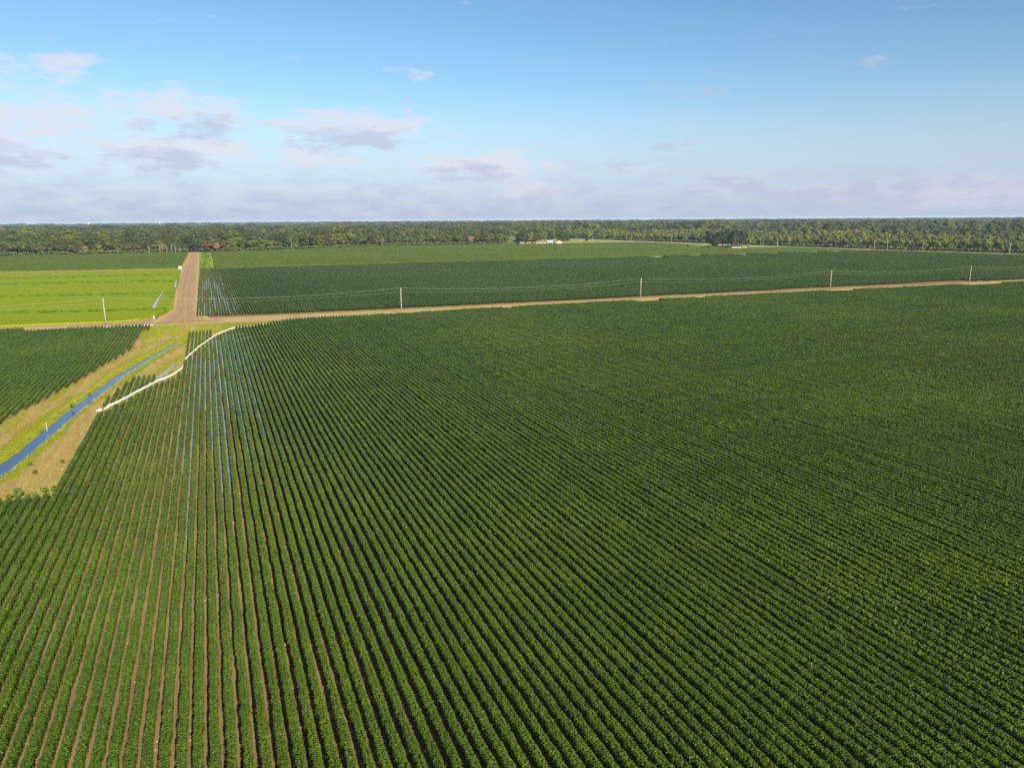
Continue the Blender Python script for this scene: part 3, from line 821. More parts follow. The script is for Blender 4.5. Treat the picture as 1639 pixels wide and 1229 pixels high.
# wet slit in the rice
V, F, A = ribbon([(-21.3, 303), (-21.5, 322), (-21.4, 343), (-21.6, 384)], [1.2, 1.0, .6, .3], 0.74, 3, 0, 3.0, .12, 6)
o = link('rice_puddle', mesh_np('rice_puddle', V, F, FURROWWATER, pattr={'across': A})); tag(o, None, None, None, 'structure')
V, F, A = ribbon([(-16.9, 395), (-17.3, 412), (-17.8, 440)], [.7, 1.1, .5], 0.74, 3, 0, 3.0, .15, 6)
o = link('rice_puddle', mesh_np('rice_puddle', V, F, FURROWWATER, pattr={'across': A})); tag(o, None, None, None, 'structure')
# pale bare strips along the division and the far side of the rice
def bare(pts, w, z, nm='bare_soil_strip', mat=PALESOIL, seed=3):
    o = ribbon_obj(nm, mat, pts, w, z, 3, 0, 2.0, .3, seed); tag(o, None, None, None, 'structure'); return o


bare([(-150, 587.5), (-131, 584.2), (-19, 559.5)], 5.0, .05)
bare([(-6.5, 555), (10, 554.2), (22, 553.6)], 4.0, .05, seed=5)
for xa, xb in GAPS:
    bare([(xa, mid_y(xa)-8.5), (xb, mid_y(xb)-8.5)], 25.0, .03, seed=xa)

# ------------------------------------------------------------------ water standing in the furrows
def furrow_water(x, a, b, w, z, seed):
    r = random.Random(seed*13+1); y = a; part = None
    while y < b-3:
        e = min(b, y+r.uniform(25, 90)); n = max(4, int((e-y)/3)); t = np.linspace(0, 1, n)
        ww = w*np.clip(np.minimum(t, 1-t)*6, .25, 1)*np.array([r.uniform(.65, 1.15) for _ in t])
        V, F, A = ribbon(np.stack([x+np.array([r.gauss(0, .03) for _ in t]), y+(e-y)*t], 1), ww, z, 3, 0, None, .03, seed)
        o = link('furrow_water', mesh_np('furrow_water', V, F, FURROWWATER, pattr={'across': A})); tag(o, None, None, None, 'structure')
        y = e+r.choice([.3, .6, 1.5, 4])


rw = random.Random(4)
for i in range(13, 33):
    x = -19.9+S*(i+.5)
    if x < -7.2: a, b = rw.uniform(118, 150), row_end(x)-1
    elif x < 6: a, b = rw.uniform(72, 140), row_end(x)-.5
    else: a, b = rw.uniform(140, 185), row_end(x)-.5
    if b-a > 8: furrow_water(x, a, b, rw.uniform(.27, .38), 0.055, i)
for i in range(2, 17):
    for _ in range(2):
        x = -5.6+S*(i-.5); a = rw.choice([276, 290, 380, 400, 330]); b = a+rw.uniform(40, 110)
        if b < 500 and rw.random() < .85: furrow_water(x, a, b, .38, .06+.004*_, i*7+_)
# wet ground by the pipe
for pts, w, s_ in (([(-16.9, 158.5), (-14.2, 163.5), (-11.6, 171.5), (-9.6, 184)], [1.0, 2.2, 1.3, .3], 1), ([(-18.2, 153), (-16.2, 158), (-14.9, 162)], [.5, 1.2, .6], 2),
                   ([(-7.3, 238.5), (-6.4, 246), (-5.8, 249)], [.6, 1.3, .5], 3), ([(-20.7, 118), (-20.6, 124), (-20.6, 128)], [.2, .6, .2], 4), ([(-20.6, 131), (-20.3, 137)], [.2, .5], 5)):
    V, F, A = ribbon(pts, w, .06, 3, 0, 1.0, .10, s_)
    o = link('wet_patch', mesh_np('wet_patch', V, F, FURROWWATER, pattr={'across': A})); tag(o, None, None, None, 'structure')

# ------------------------------------------------------------------ trees
def crown_data(rng, h, r, base, nblob, nleaf, leaf, top=1.0):
    """leaf clumps over many lobes; h height, r crown radius, base height of the crown's underside"""
    zc = (h+base)/2; hz = (h-base)/2
    B = [(np.array([0, 0, zc+hz*.12]), .66*min(r, hz*1.2))]
    while len(B) < nblob:
        p = rng.normal(0, 1, 3); p /= np.linalg.norm(p); q = rng.uniform(.45, .72)
        c = np.array([p[0]*r*q, p[1]*r*q, zc+p[2]*hz*q*top]); B.append((c, rng.uniform(.36, .56)*min(r, hz)))
    C = []; Nn = []; sh = []
    for c, br in B:
        d = rng.normal(0, 1, (nleaf, 3)); d /= np.linalg.norm(d, axis=1)[:, None]; d[:, 2] = np.abs(d[:, 2])*.9+d[:, 2]*.1
        rad = br*rng.uniform(.80, 1.10, nleaf)
        P = c+d*rad[:, None]*np.array([1, 1, .85])
        keep = np.ones(nleaf, bool)
        for c2, r2 in B:
            if c2 is c: continue
            keep &= np.linalg.norm((P-c2)*np.array([1, 1, 1/.85]), axis=1) > r2*.62
        C.append(P[keep]); Nn.append((d+np.array([0, 0, .30])+rng.normal(0, .17, d.shape))[keep])
        sh.append(np.clip(rng.normal(rng.uniform(.3, .75), .09, nleaf), 0, 1)[keep])
    C = np.concatenate(C); Nn = np.concatenate(Nn); sh = np.concatenate(sh)
    V, F = kites(C, Nn, leaf*rng.uniform(.7, 1.35, len(C)), rng)
    # inner mass of each lobe, so the crown is not see-through
    n0 = len(V); VV = [V]; FF = [F]
    for c, br in B:
        ang = np.arange(6)*math.pi/3; ring = lambda q, z: np.stack([np.cos(ang+z)*q, np.sin(ang+z)*q, np.full(6, z)], 1)
        P = np.concatenate([ring(.25, -.8), ring(.9, -.2), ring(.85, .35), ring(.25, .85)])*br*.74*np.array([1, 1, .85])*rng.uniform(.85, 1.1, (24, 1))+c
        k = np.arange(6); j = (k+1) % 6
        for t in range(3): FF.append(np.stack([k+6*t, j+6*t, j+6*t+6, k+6*t+6], 1)+n0)
        FF.append(np.array([[18, 19, 20, 21], [21, 22, 23, 18]])+n0); VV.append(P); n0 += 24
    V = np.concatenate(VV); nf = len(F); F = np.concatenate(FF); sh = np.concatenate([sh, np.full(len(F)-nf, .25)])
    return V, F, sh, B


def trunk_builder(rng, h, base, r, B, tr=None):
    m = MB(); tr = tr or h*.016+.06
    lean = rng.normal(0, .02*h, 2)
    m.tube([(0, 0, -.3), (lean[0]*.2, lean[1]*.2, h*.2), (lean[0]*.6, lean[1]*.6, h*.5), (lean[0], lean[1], h*.82)], [tr*1.35, tr, tr*.7, tr*.2], 6)
    for c, br in B[1:6]:
        z0 = max(base*.7, c[2]*.55); f = z0/(h*.82)
        m.tube([(lean[0]*f, lean[1]*f, z0), (c[0]*.5+lean[0]*.4, c[1]*.5, (z0+c[2])*.52), tuple(c)], [tr*.42, tr*.28, tr*.08], 4)
    return m


class Tree:
    def __init__(s, seed, leafmat, h, r, base, nblob=16, nleaf=44, leaf=1.05, top=1.0, bark=BARK):
        rng = np.random.default_rng(seed); s.h = h
        V, F, sh, B = crown_data(rng, h, r, base, nblob, nleaf, leaf, top)
        s.crown = mesh_np('tree_crown', V, F, leafmat, rnd=sh)
        tb = trunk_builder(rng, h, base, r, B); s.trunk = tb.mesh('tree_trunk', bark)
        tv = np.array([tuple(v) for v in tb.v]); quads = np.array([f for f in tb.f if len(f) == 4])
        s.whole = mesh_np('whole_tree', np.concatenate([V, tv]), np.concatenate([F, quads+len(V)]), [leafmat, bark],
                          fmat=[0]*len(F)+[1]*len(quads), rnd=np.concatenate([sh, np.full(len(quads), .5)]))

    def place(s, name, x, y, k, label, cat, group, rz=None, kx=None, z=0.0):
        e = empty(name, (x, y, z), random.uniform(0, 6.28) if rz is None else rz)
        e.scale = (k*(kx or random.uniform(.9, 1.15)), k*(kx or random.uniform(.9, 1.15)), k)
        link('trunk', s.trunk, e); link('crown', s.crown, e); tag(e, label, cat, group); return e


TALL = [Tree(100+k, WOOD, 18+(k % 3), 7.0+.5*(k % 2), .9, 11, 140, .85) for k in range(5)]
LOW = [Tree(120+k, WOOD, 13, 5.4, .6, 9, 110, .8) for k in range(3)]
YNG = [Tree(140+k, YOUNG, 13+(k % 2), 3.9, .8, 9, 95, .72) for k in range(4)]
DRK = [Tree(160+k, DARKTREE, 9, 4.0, .5, 8, 90, .7) for k in range(3)]
OAK = [Tree(170+k, DARKTREE, 20, 8.6, 1.6, 14, 170, .85) for k in range(3)]
RED = Tree(180, REDLEAF, 12, 5.5, 1.5, 14, 44); PALE = Tree(181, PALELEAF, 12, 4.0, 2.0, 12, 30, .8, bark=DEADWOOD); PURP = Tree(182, PURPLELEAF, 10, 3.8, 1.5, 12, 40)

rt_ = random.Random(8)
# front row of the left wood
x = -215.0
while x < 384:
    y = wood_front(x)+rt_.uniform(-2, 4)
    if not (-21 < x < -5):
        if x > 372 or rt_.random() < .22: t, k = LOW[rt_.randrange(3)], rt_.uniform(.75, 1.05)
        else: t, k = TALL[rt_.randrange(5)], rt_.uniform(.62, 1.06)
        size = 'low rounded' if t in LOW else ('tall' if k > .88 else 'medium high'); side = 'left of the dirt track' if x < 0 else ('between dirt track and farmstead, nearer the track' if x < 190 else 'between dirt track and farmstead, nearer the farmstead')
        t.place('broadleaf_tree', x, y, k, size+' green tree in the wood edge '+side, 'tree', 'front trees of the wood behind the flat fields')
    x += rt_.uniform(7.5, 12.5)
# front row of the wood over the highway
y = 250.0
while y < 1080:
    x = hwy_x(y)+rt_.uniform(21, 26)
    if rt_.random() < .5: t, k = DRK[rt_.randrange(3)], rt_.uniform(.75, 1.1)
    else: t, k = YNG[rt_.randrange(4)], rt_.uniform(.7, 1.0)
    kind_ = 'low dark bushy' if t in DRK else ('slender pale green' if k > .85 else 'short pale green'); where = 'near the right picture edge' if y < 480 else ('between red-roofed house and the right edge' if y < 660 else ('between red-roofed house and pickup truck' if y < 930 else 'beyond the pickup truck'))
    t.place('young_tree', x, y, k, kind_+' tree in the highway wood edge '+where, 'tree', 'front trees of the wood along the highway')
    y += rt_.uniform(5.5, 9.0)
# trees that stand out
for t, x, y, k, nm, lb in ((RED, 0.5, 862, .95, 'vine_covered_tree', 'reddish brown vine-covered tree just past the end of the dirt track'),
                           (RED, 22, 866, .62, 'vine_covered_tree', 'small reddish tree beside pale dry foliage at the wood edge'),
                           (PALE, 9.5, 864, .95, 'dry_tree', 'pale pinkish dry tree between two reddish trees at the wood edge'),
                           (PALE, -45, 862, .9, 'dry_tree', 'pale brown dry-leaved tree just left of the dirt track end'),
                           (PURP, -128, 868, .85, 'purple_tree', 'dark purplish tree at the edge of the wood behind the left field'),
                           (PALE, -118, 868, .85, 'dry_tree', 'pale dry tree next to the dark purplish tree'),
                           (PALE, 97, 890, .8, 'dry_tree', 'slim pale dry tree standing alone among green wood edge trees'),
                           (PALE, 210, 929, 1.0, 'dry_tree', 'pale tan dry tree in the wood edge left of the farmstead'),
                           (PALE, 330, 921, 1.1, 'dry_tree', 'broad pale tan dry tree in the wood edge nearest the farmstead')):
    t.place(nm, x, y, k, lb, 'tree', None)


def bare_tree(x, y, h, seed, label):
    rng = np.random.default_rng(seed); e = empty('bare_tree', (x, y, 0)); m = MB(); b = MB()
    lx, ly = rng.normal(0, .5, 2)
    m.tube([(0, 0, -.3), (lx*.4, ly*.4, h*.45), (lx, ly, h)], [.36, .28, .07], 6)
    for _ in range(9):
        f = rng.uniform(.35, .92); a = rng.uniform(0, 6.28); l = h*rng.uniform(.14, .3)*(1.25-f)
        p = Vector((lx*f, ly*f, h*f)); q = p+Vector((math.cos(a)*l, math.sin(a)*l, l*1.0)); b.tube([p, (p+q)/2+Vector((0, 0, -.1*l)), q], [.13, .09, .03], 4)
    m.build('trunk', DEADWOOD, e); b.build('branch', DEADWOOD, e); tag(e, label, 'tree', 'bare dead trees at the wood edge')


for k, (x, y, h) in enumerate(((-47, 854, 10), (-40.5, 857, 9), (-35.5, 858, 10.5), (-32, 858, 9), (-27.5, 859, 7), (-58, 858, 7), (92, 886, 11))):
    lb = 'slim pale bare tree alone in the green wood edge right of the track' if x > 0 else 'pale bare tree trunk at the wood edge just left of the dirt track'
    bare_tree(x, y, h, 300+k, lb)

# the woods behind, as one mass
def in_wood(x, y):
    if x > hwy_x(min(y, 1750))+27: return True
    if y < 860: return False
    if x < 384: return y > wood_front(x)+6 and not (-19 < x < -8 and y < 885)
    # behind the farmstead; a clearing runs off between it and the left wood
    ax = math.atan2(x, y)
    if 0.388 < ax < 0.416 and y < 1500: return False
    return y > float(np.interp(x, [384, 450, 480, 520, 566], [905, 935, 1000, 1085, 1110])) + 8


PW = []; PV = []; PS = []; PR = []
rngw = np.random.default_rng(77)


def fill(dmin, dmax, sp, kfun):
    az = np.radians(22.9); half = np.radians(47); n = int(half*(dmax**2-dmin**2)/(sp*sp))
    d = np.sqrt(rngw.uniform(dmin**2, dmax**2, n)); a = az+rngw.uniform(-half, half, n)
    for dd, aa in zip(d, a):
        x, y = dd*math.sin(aa), dd*math.cos(aa)
        if not in_wood(x, y): continue
        # far fields open strips in the woods
        if dd > 1500:
            q = math.sin(x*.0021+1.3)*math.sin(y*.0017+.4)+.5*math.sin(x*.0007-y*.0011)
            if q > .62: continue
            if 2450 < y < 2800 and 650 < x < 1150: continue
        right = x > hwy_x(min(y, 1750))+20
        if right and dd < 1500 and x-hwy_x(min(y, 1750)) < 330: v = rngw.integers(8, 12); k = rngw.uniform(.70, 1.0)
        elif rngw.random() < .12: v = 12; k = rngw.uniform(.62, .98)
        elif rngw.random() < .16: v = rngw.integers(5, 8); k = rngw.uniform(.9, 1.2)
        else: v = rngw.integers(0, 5); k = rngw.uniform(.58, 1.02)
        k *= .95+.28*math.sin(x*.021+1)*math.sin(y*.017)+.12*math.sin(x*.06+y*.05)
        if dd > 1800: k *= rngw.choice([.75, .9, 1.0, 1.1, 1.3], p=[.2, .3, .25, .15, .1])+.12*math.sin(x*.006)*math.sin(y*.004+2)
        kx, kz = kfun(dd); rise = 1.0+(.22 if right and dd > 1300 else 0)
        PW.append((x, y, 0)); PV.append(v); PR.append(rngw.uniform(0, 6.28)); PS.append((k*kx, k*kx, min(1.5, k*kz*rise*(rngw.uniform(1.1, 1.3) if rngw.random() < .05 else 1))))


fill(420, 1250, 10.5, lambda d: (1.0, 1.0))
fill(1250, 2200, 13.0, lambda d: (1.35, 1.0))
fill(2200, 4200, 30.0, lambda d: (2.6, 1.0))
fill(4200, 9500, 75.0, lambda d: (6.0, 1.05))
TS = [source('wood_tree', t.whole) for t in TALL+LOW+YNG+OAK[:1]]
w = scatter('woods', PW, TS, PV, PR, PS); tag(w, 'hazy green woods reaching to the horizon', 'woods', None, 'stuff')
# dark green floor of the woods
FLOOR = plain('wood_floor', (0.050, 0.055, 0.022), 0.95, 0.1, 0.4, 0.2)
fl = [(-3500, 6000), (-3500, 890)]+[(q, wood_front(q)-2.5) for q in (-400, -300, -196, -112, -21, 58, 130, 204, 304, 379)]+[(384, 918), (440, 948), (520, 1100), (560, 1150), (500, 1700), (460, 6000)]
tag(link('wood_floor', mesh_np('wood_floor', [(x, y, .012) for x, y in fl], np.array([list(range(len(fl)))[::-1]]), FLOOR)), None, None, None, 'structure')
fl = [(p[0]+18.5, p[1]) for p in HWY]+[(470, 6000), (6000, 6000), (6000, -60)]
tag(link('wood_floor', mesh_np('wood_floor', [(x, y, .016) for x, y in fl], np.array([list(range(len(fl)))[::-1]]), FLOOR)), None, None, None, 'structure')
# brush along the wood edges
bs = np.random.default_rng(31); BR = []
for k in range(3):
    V, F, sh, _ = crown_data(bs, 3.8, 3.0, .2, 6, 60, .6); BR.append(source('brush', mesh_np('brush', V, F, BUSH, rnd=sh)))
P = [(q, wood_front(q)-bs.uniform(1, 7), 0) for q in np.arange(-230, 380, 2.2) if not -20 < q < -7]
P += [(hwy_x(q)+bs.uniform(17.5, 20.5), q, 0) for q in np.arange(250, 1060, 2.4)]
n = len(P); s_ = bs.uniform(.5, 1.4, n)
b_ = scatter('undergrowth', P, BR, bs.integers(0, 3, n), bs.uniform(0, 6, n), np.stack([s_*1.2, s_*1.2, s_], 1)); tag(b_, 'low brush along the edges of the woods', 'undergrowth', None, 'stuff')
# far pasture strip in the clearing
me = mesh_np('far_pasture', [(770, 2470, .6), (1120, 2330, .6), (1140, 2560, .3), (760, 2760, .3)], np.array([[0, 1, 2, 3]]), FARGRASS); tag(link('far_pasture', me), None, None, None, 'structure')
me = mesh_np('clearing_field', [(392, 925, .08), (424, 955, .08), (600, 1420, .08), (545, 1420, .08)], np.array([[0, 1, 2, 3]]), FARGRASS); tag(link('clearing_field', me), None, None, None, 'structure')
bare([(470, 1180), (530, 1170)], 14, .14, seed=77)

# farmstead and house trees
for x, y, k, lb in ((402, 918, .95, 'large dark tree behind the white sheds of the farmstead'), (412, 925, .78, 'smaller dark tree right behind the white sheds of the farmstead'),
                    (452, 892, .88, 'large dark tree right of the pale barn of the farmstead'), (462, 897, .72, 'outermost dark tree at the right end of the farmstead'),
                    (441, 903, .70, 'dark tree behind the grey-roofed shed of the farmstead')):
    OAK[rt_.randrange(3)].place('farmstead_tree', x, y, k, lb, 'tree', 'farmstead trees')
for x, y, k in ((421, 930, .9), (432, 925, .85), (428, 940, 1.0), (446, 932, .9)):
    TALL[rt_.randrange(5)].place('broadleaf_tree', x, y, k*.85, 'green tree in the clump behind the rust-roofed farm house', 'tree', 'clump behind the rust-roofed house')
DRK[0].place('small_tree', 508, 918, .8, 'small lone tree on the grass between farmstead and highway', 'tree', None)
for x, y, k, lb in ((540, 672, .62, 'low wide dark tree left of the clump around the red-roofed house'), (553, 676, .92, 'tallest dark tree left above the red-roofed house'),
                    (560, 664, .88, 'dark tree in the middle of the clump behind the red-roofed house'), (566, 682, .95, 'rounded dark tree at the back of the house clump'),
                    (548, 650, .60, 'dark tree close behind the red-roofed house')):
    OAK[rt_.randrange(3)].place('house_tree', x, y, k*1.16, lb, 'tree', 'trees round the red-roofed house')
YNG[1].place('house_tree', 561, 642, 1.15, 'upright bright green tree right beside the red-roofed house', 'tree', 'trees round the red-roofed house', kx=.9)
for x, y, k, lb in ((584, 684, .85, 'dark tree standing right of the bright green house tree'), (592, 690, .8, 'dark tree between house clump and highway wood'), (600, 688, .8, 'green tree nearest the highway poles behind the house lawn')):
    TALL[rt_.randrange(5)].place('house_tree', x, y, k*.95, lb, 'tree', 'trees round the red-roofed house')
for x, y, k, lb in ((531, 662, .62, 'low dark tree at the far left end of the house clump'), (545, 690, 1.0, 'tall dark tree at the back left of the house clump'), (574, 668, 1.0, 'broad dark tree just right of the house roof'), (553, 655, .72, 'lower dark tree directly behind the house roof')):
    OAK[rt_.randrange(3)].place('house_tree', x, y, k, lb, 'tree', 'trees round the red-roofed house')
DRK[1].place('small_tree', 607, 640, .62, 'small dark tree on the dry lawn right of the house', 'tree', None)

# ------------------------------------------------------------------ buildings
def house(name, x, y, rz, L, W, hw, hr, wall, roof, label, gable_front=False, chimney=False):
    """L along local x (long side faces -y), W deep"""
    e = empty(name, (x, y, 0), rz); e.scale = (.85, .85, .85); m = MB()
    m.prism([(-W/2, 0), (W/2, 0), (W/2, hw), (0, hw+hr), (-W/2, hw)], -L/2, L/2)
    m.v = [(v[1], v[0], v[2]) for v in m.v]; m.f = [f[::-1] for f in m.f]; m.build('wall', wall, e)
    r = MB(); ov = .45; t = .18; sl = hr/(W/2)
    for s in (-1, 1):
        r.prism([(0, hw+hr+.03), (s*(W/2+ov), hw-ov*sl+.03), (s*(W/2+ov), hw-ov*sl+t+.03), (0, hw+hr+t+.03)], -L/2-ov, L/2+ov)
    r.v = [(v[1], v[0], v[2]) for v in r.v]; ro = r.build('roof', roof, e)
    if chimney: c = MB(); c.box((L*.2, .6, hw+hr+.3), (.7, .7, 1.6)); c.build('chimney', TANWALL, ro)
    d = MB(); d.box((L*.06, -W/2-.03, 1.05), (1.1, .07, 2.1)); d.build('door', DARKPAINT, e)
    for fx in (-.33, -.14, .28):
        w = MB(); w.box((L*fx, -W/2-.02, 1.55), (1.2, .06, 1.1)); wo = w.build('window', DARKGLASS, e)
        f = MB(); f.box((L*fx, -W/2-.05, .97), (1.5, .10, .09)); f.build('sill', WHITEWALL, wo)
    tag(e, label, 'house'); return e


FACE = math.radians(-24)
house('white_shed', 397.8, 903, FACE, 6.5, 6, 3.1, 1.3, WHITEWALL, DARKROOF, 'white shed with brown roof at the left end of the farmstead')
house('white_shed', 406.2, 899, FACE, 6.0, 6, 3.1, 1.1, WHITEWALL, DARKROOF, 'second white shed of the farmstead, nearer the rust-roofed house')
house('farm_house', 422.0, 893, FACE, 15, 9, 3.0, 2.4, WHITEWALL, RUSTROOF, 'low white farm house with a wide rusty brown roof', chimney=True)
house('metal_shed', 433.5, 889, FACE, 9, 8, 3.2, 2.6, TANWALL, GREYROOF, 'open shed with pale grey metal roof in the farmstead')
house('pale_barn', 441.5, 876, FACE+math.radians(85), 8, 9, 4.0, 2.4, PINKWALL, DARKROOF, 'pale gable-fronted barn at the right end of the farmstead')
house('red_roofed_house', 544.5, 641.5, math.radians(-36), 11, 8, 2.9, 2.8, WHITEWALL, REDROOF, 'white house with dark red roof under a clump of tall trees', chimney=True)


def vehicle(name, x, y, rz, paint, label, cat, pickup=False):
    e = empty(name, (x, y, .08), rz); b = MB()
    if pickup:
        b.prism([(-2.7, .45), (2.7, .45), (2.75, .95), (1.25, 1.1), (-2.7, 1.12)], -.95, .95)
        c = MB(); c.prism([(-.7, 1.1), (1.2, 1.1), (.55, 1.8), (-.6, 1.82)], -.85, .85)
    else:
        b.prism([(-2.3, .4), (2.3, .4), (2.35, .85), (1.3, 1.0), (-2.3, 1.05)], -.9, .9)
        c = MB(); c.prism([(-2.2, 1.03), (1.2, 1.0), (.5, 1.62), (-1.9, 1.66)], -.8, .8)
    bo = b.build('body', paint, e); c.build('cab', DARKGLASS, e)
    rf = MB(); rf.box((-.02 if pickup else -.7, 0, 1.84 if pickup else 1.69), (1.15 if pickup else 2.3, 1.6, .06)); rf.build('roof', paint, e)
    for wx in (-1.65, 1.6):
        for wy in (-.9, .9):
            w = MB(); w.tube([(wx, wy-.12, .36), (wx, wy+.12, .36)], .37, 12); wo = w.build('wheel', RUBBER, e)
            h = MB(); h.tube([(wx, wy-.13, .36), (wx, wy+.13, .36)], .19, 8); h.build('rim', STEEL, wo)
    tag(e, label, cat)


vehicle('pickup_truck', 585.5, 938, math.radians(100), DARKPAINT, 'dark pickup truck on the highway beside a tall pale pole', 'truck', True)
vehicle('parked_car', 549.0, 632.5, math.radians(-30), WHITEPAINT, 'white car parked before the red-roofed house', 'car')

# ------------------------------------------------------------------ power line along the dirt road
POLES = [(-139.0, 266.5), (-32.5, 260.3), (62.7, 251.0), (161.9, 247.0), (261.8, 243.2), (344.0, 234.5), (452.0, 228.0)]
PL = [None, 'pale wooden utility pole before the bright rice field', 'pale utility pole at the road, first right of the track crossing',
      'pale utility pole at the road, second right of the track crossing', 'pale utility pole at the road, third right of the track crossing',
      'pale utility pole at the road, farthest right in view', None]
HP = 9.0
for (x, y), lb in zip(POLES, PL):
    if lb is None: continue
    e = empty('utility_pole', (x, y, 0)); m = MB()
    m.tube([(0, 0, -.2), (0, 0, 4.5), (-.02, 0, HP)], [.21, .185, .15], 10); m.build('pole', POLEWOOD, e, smooth=True)
    b = MB(); b.box((.16, 0, HP-.35), (.10, .08, .55)); b.build('bracket', STEEL, e)
    i = MB(); i.tube([(0, 0, HP), (0, 0, HP+.10), (0, 0, HP+.22), (0, 0, HP+.30)], [.05, .11, .11, .05], 8); i.build('insulator', PORCELAIN, e)
    i = MB(); i.tube([(.24, 0, HP-1.25), (.24, 0, HP-1.05)], .08, 8); i.build('insulator', PORCELAIN, e)
    g = MB(); g.tube([(0, -.19, 0), (0, -.17, HP-1.3)], .02, 4); g.build('ground_wire', STEEL, e)
    tag(e, lb, 'utility pole', 'poles along the dirt road')
for dz, dx, sag, rad, lb in ((HP+.30, 0, 1.7, .017, 'upper wire sagging from pole to pole along the dirt road'), (HP-1.1, .24, 1.35, .010, 'thinner lower wire strung along the dirt road poles')):
    m = MB(); pts = []
    for k in range(len(POLES)-1):
        (ax, ay), (bx, by) = POLES[k], POLES[k+1]
        for q in range(16):
            t = q/16; pts.append((ax+dx+(bx-ax)*t, ay+(by-ay)*t, dz-sag*4*t*(1-t)))
    pts.append((POLES[-1][0], POLES[-1][1], dz)); m.tube(pts, rad, 5); o = m.build('overhead_wire', WIRE, smooth=True); tag(o, lb, 'wire', 'overhead wires')

# poles along the highway and round the houses
FP = [(486.5, 898, 8.5, 0, 'short pole at the farm lane, left of the small lone tree'), (499.9, 888, 9.5, 0, 'pole at the farm lane, right of the small lone tree'),
      (566, 893, 10.5, 0, 'tall pale pole beside the dark pickup truck'), (591, 830, 9.5, 0, 'thin grey pole against dark trees between truck and house'),
      (594.8, 655.6, 7.5, 0, 'pale pole right of the house trees, nearest the lawn'), (622, 690, 9.0, 1, 'forked pole behind the dry lawn by the house'),
      (601.7, 640, 8.8, 0, 'pole in the middle of the dry house lawn'), (634, 656, 9.5, 1, 'pole with crossarm right of the small dark tree'),
      (633.9, 537, 9.5, 0, 'thin pole left of the lamp-topped highway pole'), (644, 530, 10.0, 1, 'pale-topped highway pole right of a thin pole'),
      (648, 493, 8.5, 1, 'highway pole with crossarm, alone before dark trees'), (668, 422, 9.5, 1, 'highway pole with crossarm nearest the right edge'),
      (440, 906, 12.0, 0, 'tall pale pole among the farmstead trees')]
for x, y, h, arm, lb in FP:
    e = empty('utility_pole', (x, y, 0)); m = MB(); m.tube([(0, 0, -.2), (0, 0, h*.5), (0, 0, h)], [.24, .22, .18], 8); m.build('pole', POLEWOOD, e)
    if arm: c = MB(); c.box((0, -.2, h-.5), (2.6, .16, .18)); c.build('crossarm', POLEWOOD, e)
    i = MB(); i.tube([(0, 0, h), (0, 0, h+.25)], [.10, .06], 6); i.build('insulator', PORCELAIN, e)
    tag(e, lb, 'utility pole', 'far poles by highway and houses')

# ------------------------------------------------------------------ irrigation tube and small things
def poly_tube(name, pts, rad, seed, label, z=0.0):
    r = random.Random(seed); P = []
    for k in range(len(pts)-1):
        (ax, ay), (bx, by) = pts[k], pts[k+1]; n = max(2, int(math.hypot(bx-ax, by-ay)/1.2))
        for q in range(n): P.append((ax+(bx-ax)*q/n, ay+(by-ay)*q/n))
    P.append(pts[-1]); A = np.array(P, float)
    for _ in range(3): A[1:-1] = (A[:-2]+2*A[1:-1]+A[2:])/4
    A += np.array([[r.gauss(0, .08), r.gauss(0, .08)] for _ in A])
    rad_ = [rad*r.uniform(.96, 1.04) for _ in A]; rad_[0] *= .4; rad_[-1] *= .4
    m = MB(); m.tube([(p[0], p[1], z+q*.82) for p, q in zip(A, rad_)], rad_, 10)
    o = m.build(name, PIPE, smooth=True); tag(o, label, 'irrigation pipe', 'white irrigation tubes'); return o


poly_tube('irrigation_pipe', PIPE_PTS, .22, 3, 'white flexible irrigation pipe winding along the big field edge', .10)
poly_tube('irrigation_pipe', [(-21.0, 143.0-1.6), (-20.1, 142.6-.6)], .30, 5, 'short white pipe end lying before the long winding pipe', .02)
poly_tube('irrigation_pipe', [(-18.6, 257.0), (-26, 257.6), (-34, 258.4)], .20, 4, 'white irrigation pipe along the top of the field across the ditch', .05)

e = empty('irrigation_riser', (-19.4, 273.5, .05)); m = MB(); m.tube([(0, 0, -.1), (0, 0, 1.2)], .17, 12); m.build('riser', WHITEWALL, e)
m = MB(); m.tube([(0, 0, 1.2), (0, 0, 1.28)], .21, 12); m.build('cap', STEEL, e)
m = MB(); m.tube([(.9, .2, 0), (.9, .2, .75)], .16, 8); m.tube([(.2, .05, .45), (.9, .2, .45)], .10, 8); m.build('valve', DARKPAINT, e)
tag(e, 'white irrigation riser with dark valve at the rice field corner', 'riser')
e = empty('control_box', (-19.4, 562.5, .1)); m = MB(); m.box((0, 0, 1.0), (1.7, 1.2, 1.6)); m.build('cabinet', WHITEPAINT, e)
m = MB(); m.prism([(-1.0, 1.81), (1.0, 1.81), (0, 2.05)], -.75, .75); m.build('lid', WHITEPAINT, e); m = MB(); m.box((0, -.63, 1.0), (.8, .06, 1.3)); m.build('door', STEEL, e)
for s in (-1, 1): m = MB(); m.box((s*.6, 0, .05), (.2, 1.0, .3)); m.build('leg', STEEL, e)
tag(e, 'white pump shelter at the track by the far rice field corner', 'box')
e = empty('marker_stake', (-26.9, 131.5, 0)); m = MB(); m.box((0, 0, .5), (.045, .045, 1.2)); m.build('post', YELLOWPAINT, e); m = MB(); m.box((0, 0, 1.12), (.08, .08, .06)); m.build('cap', WHITEPAINT, e)
tag(e, 'thin pale marker stake on the grassy bank of the ditch', 'stake')


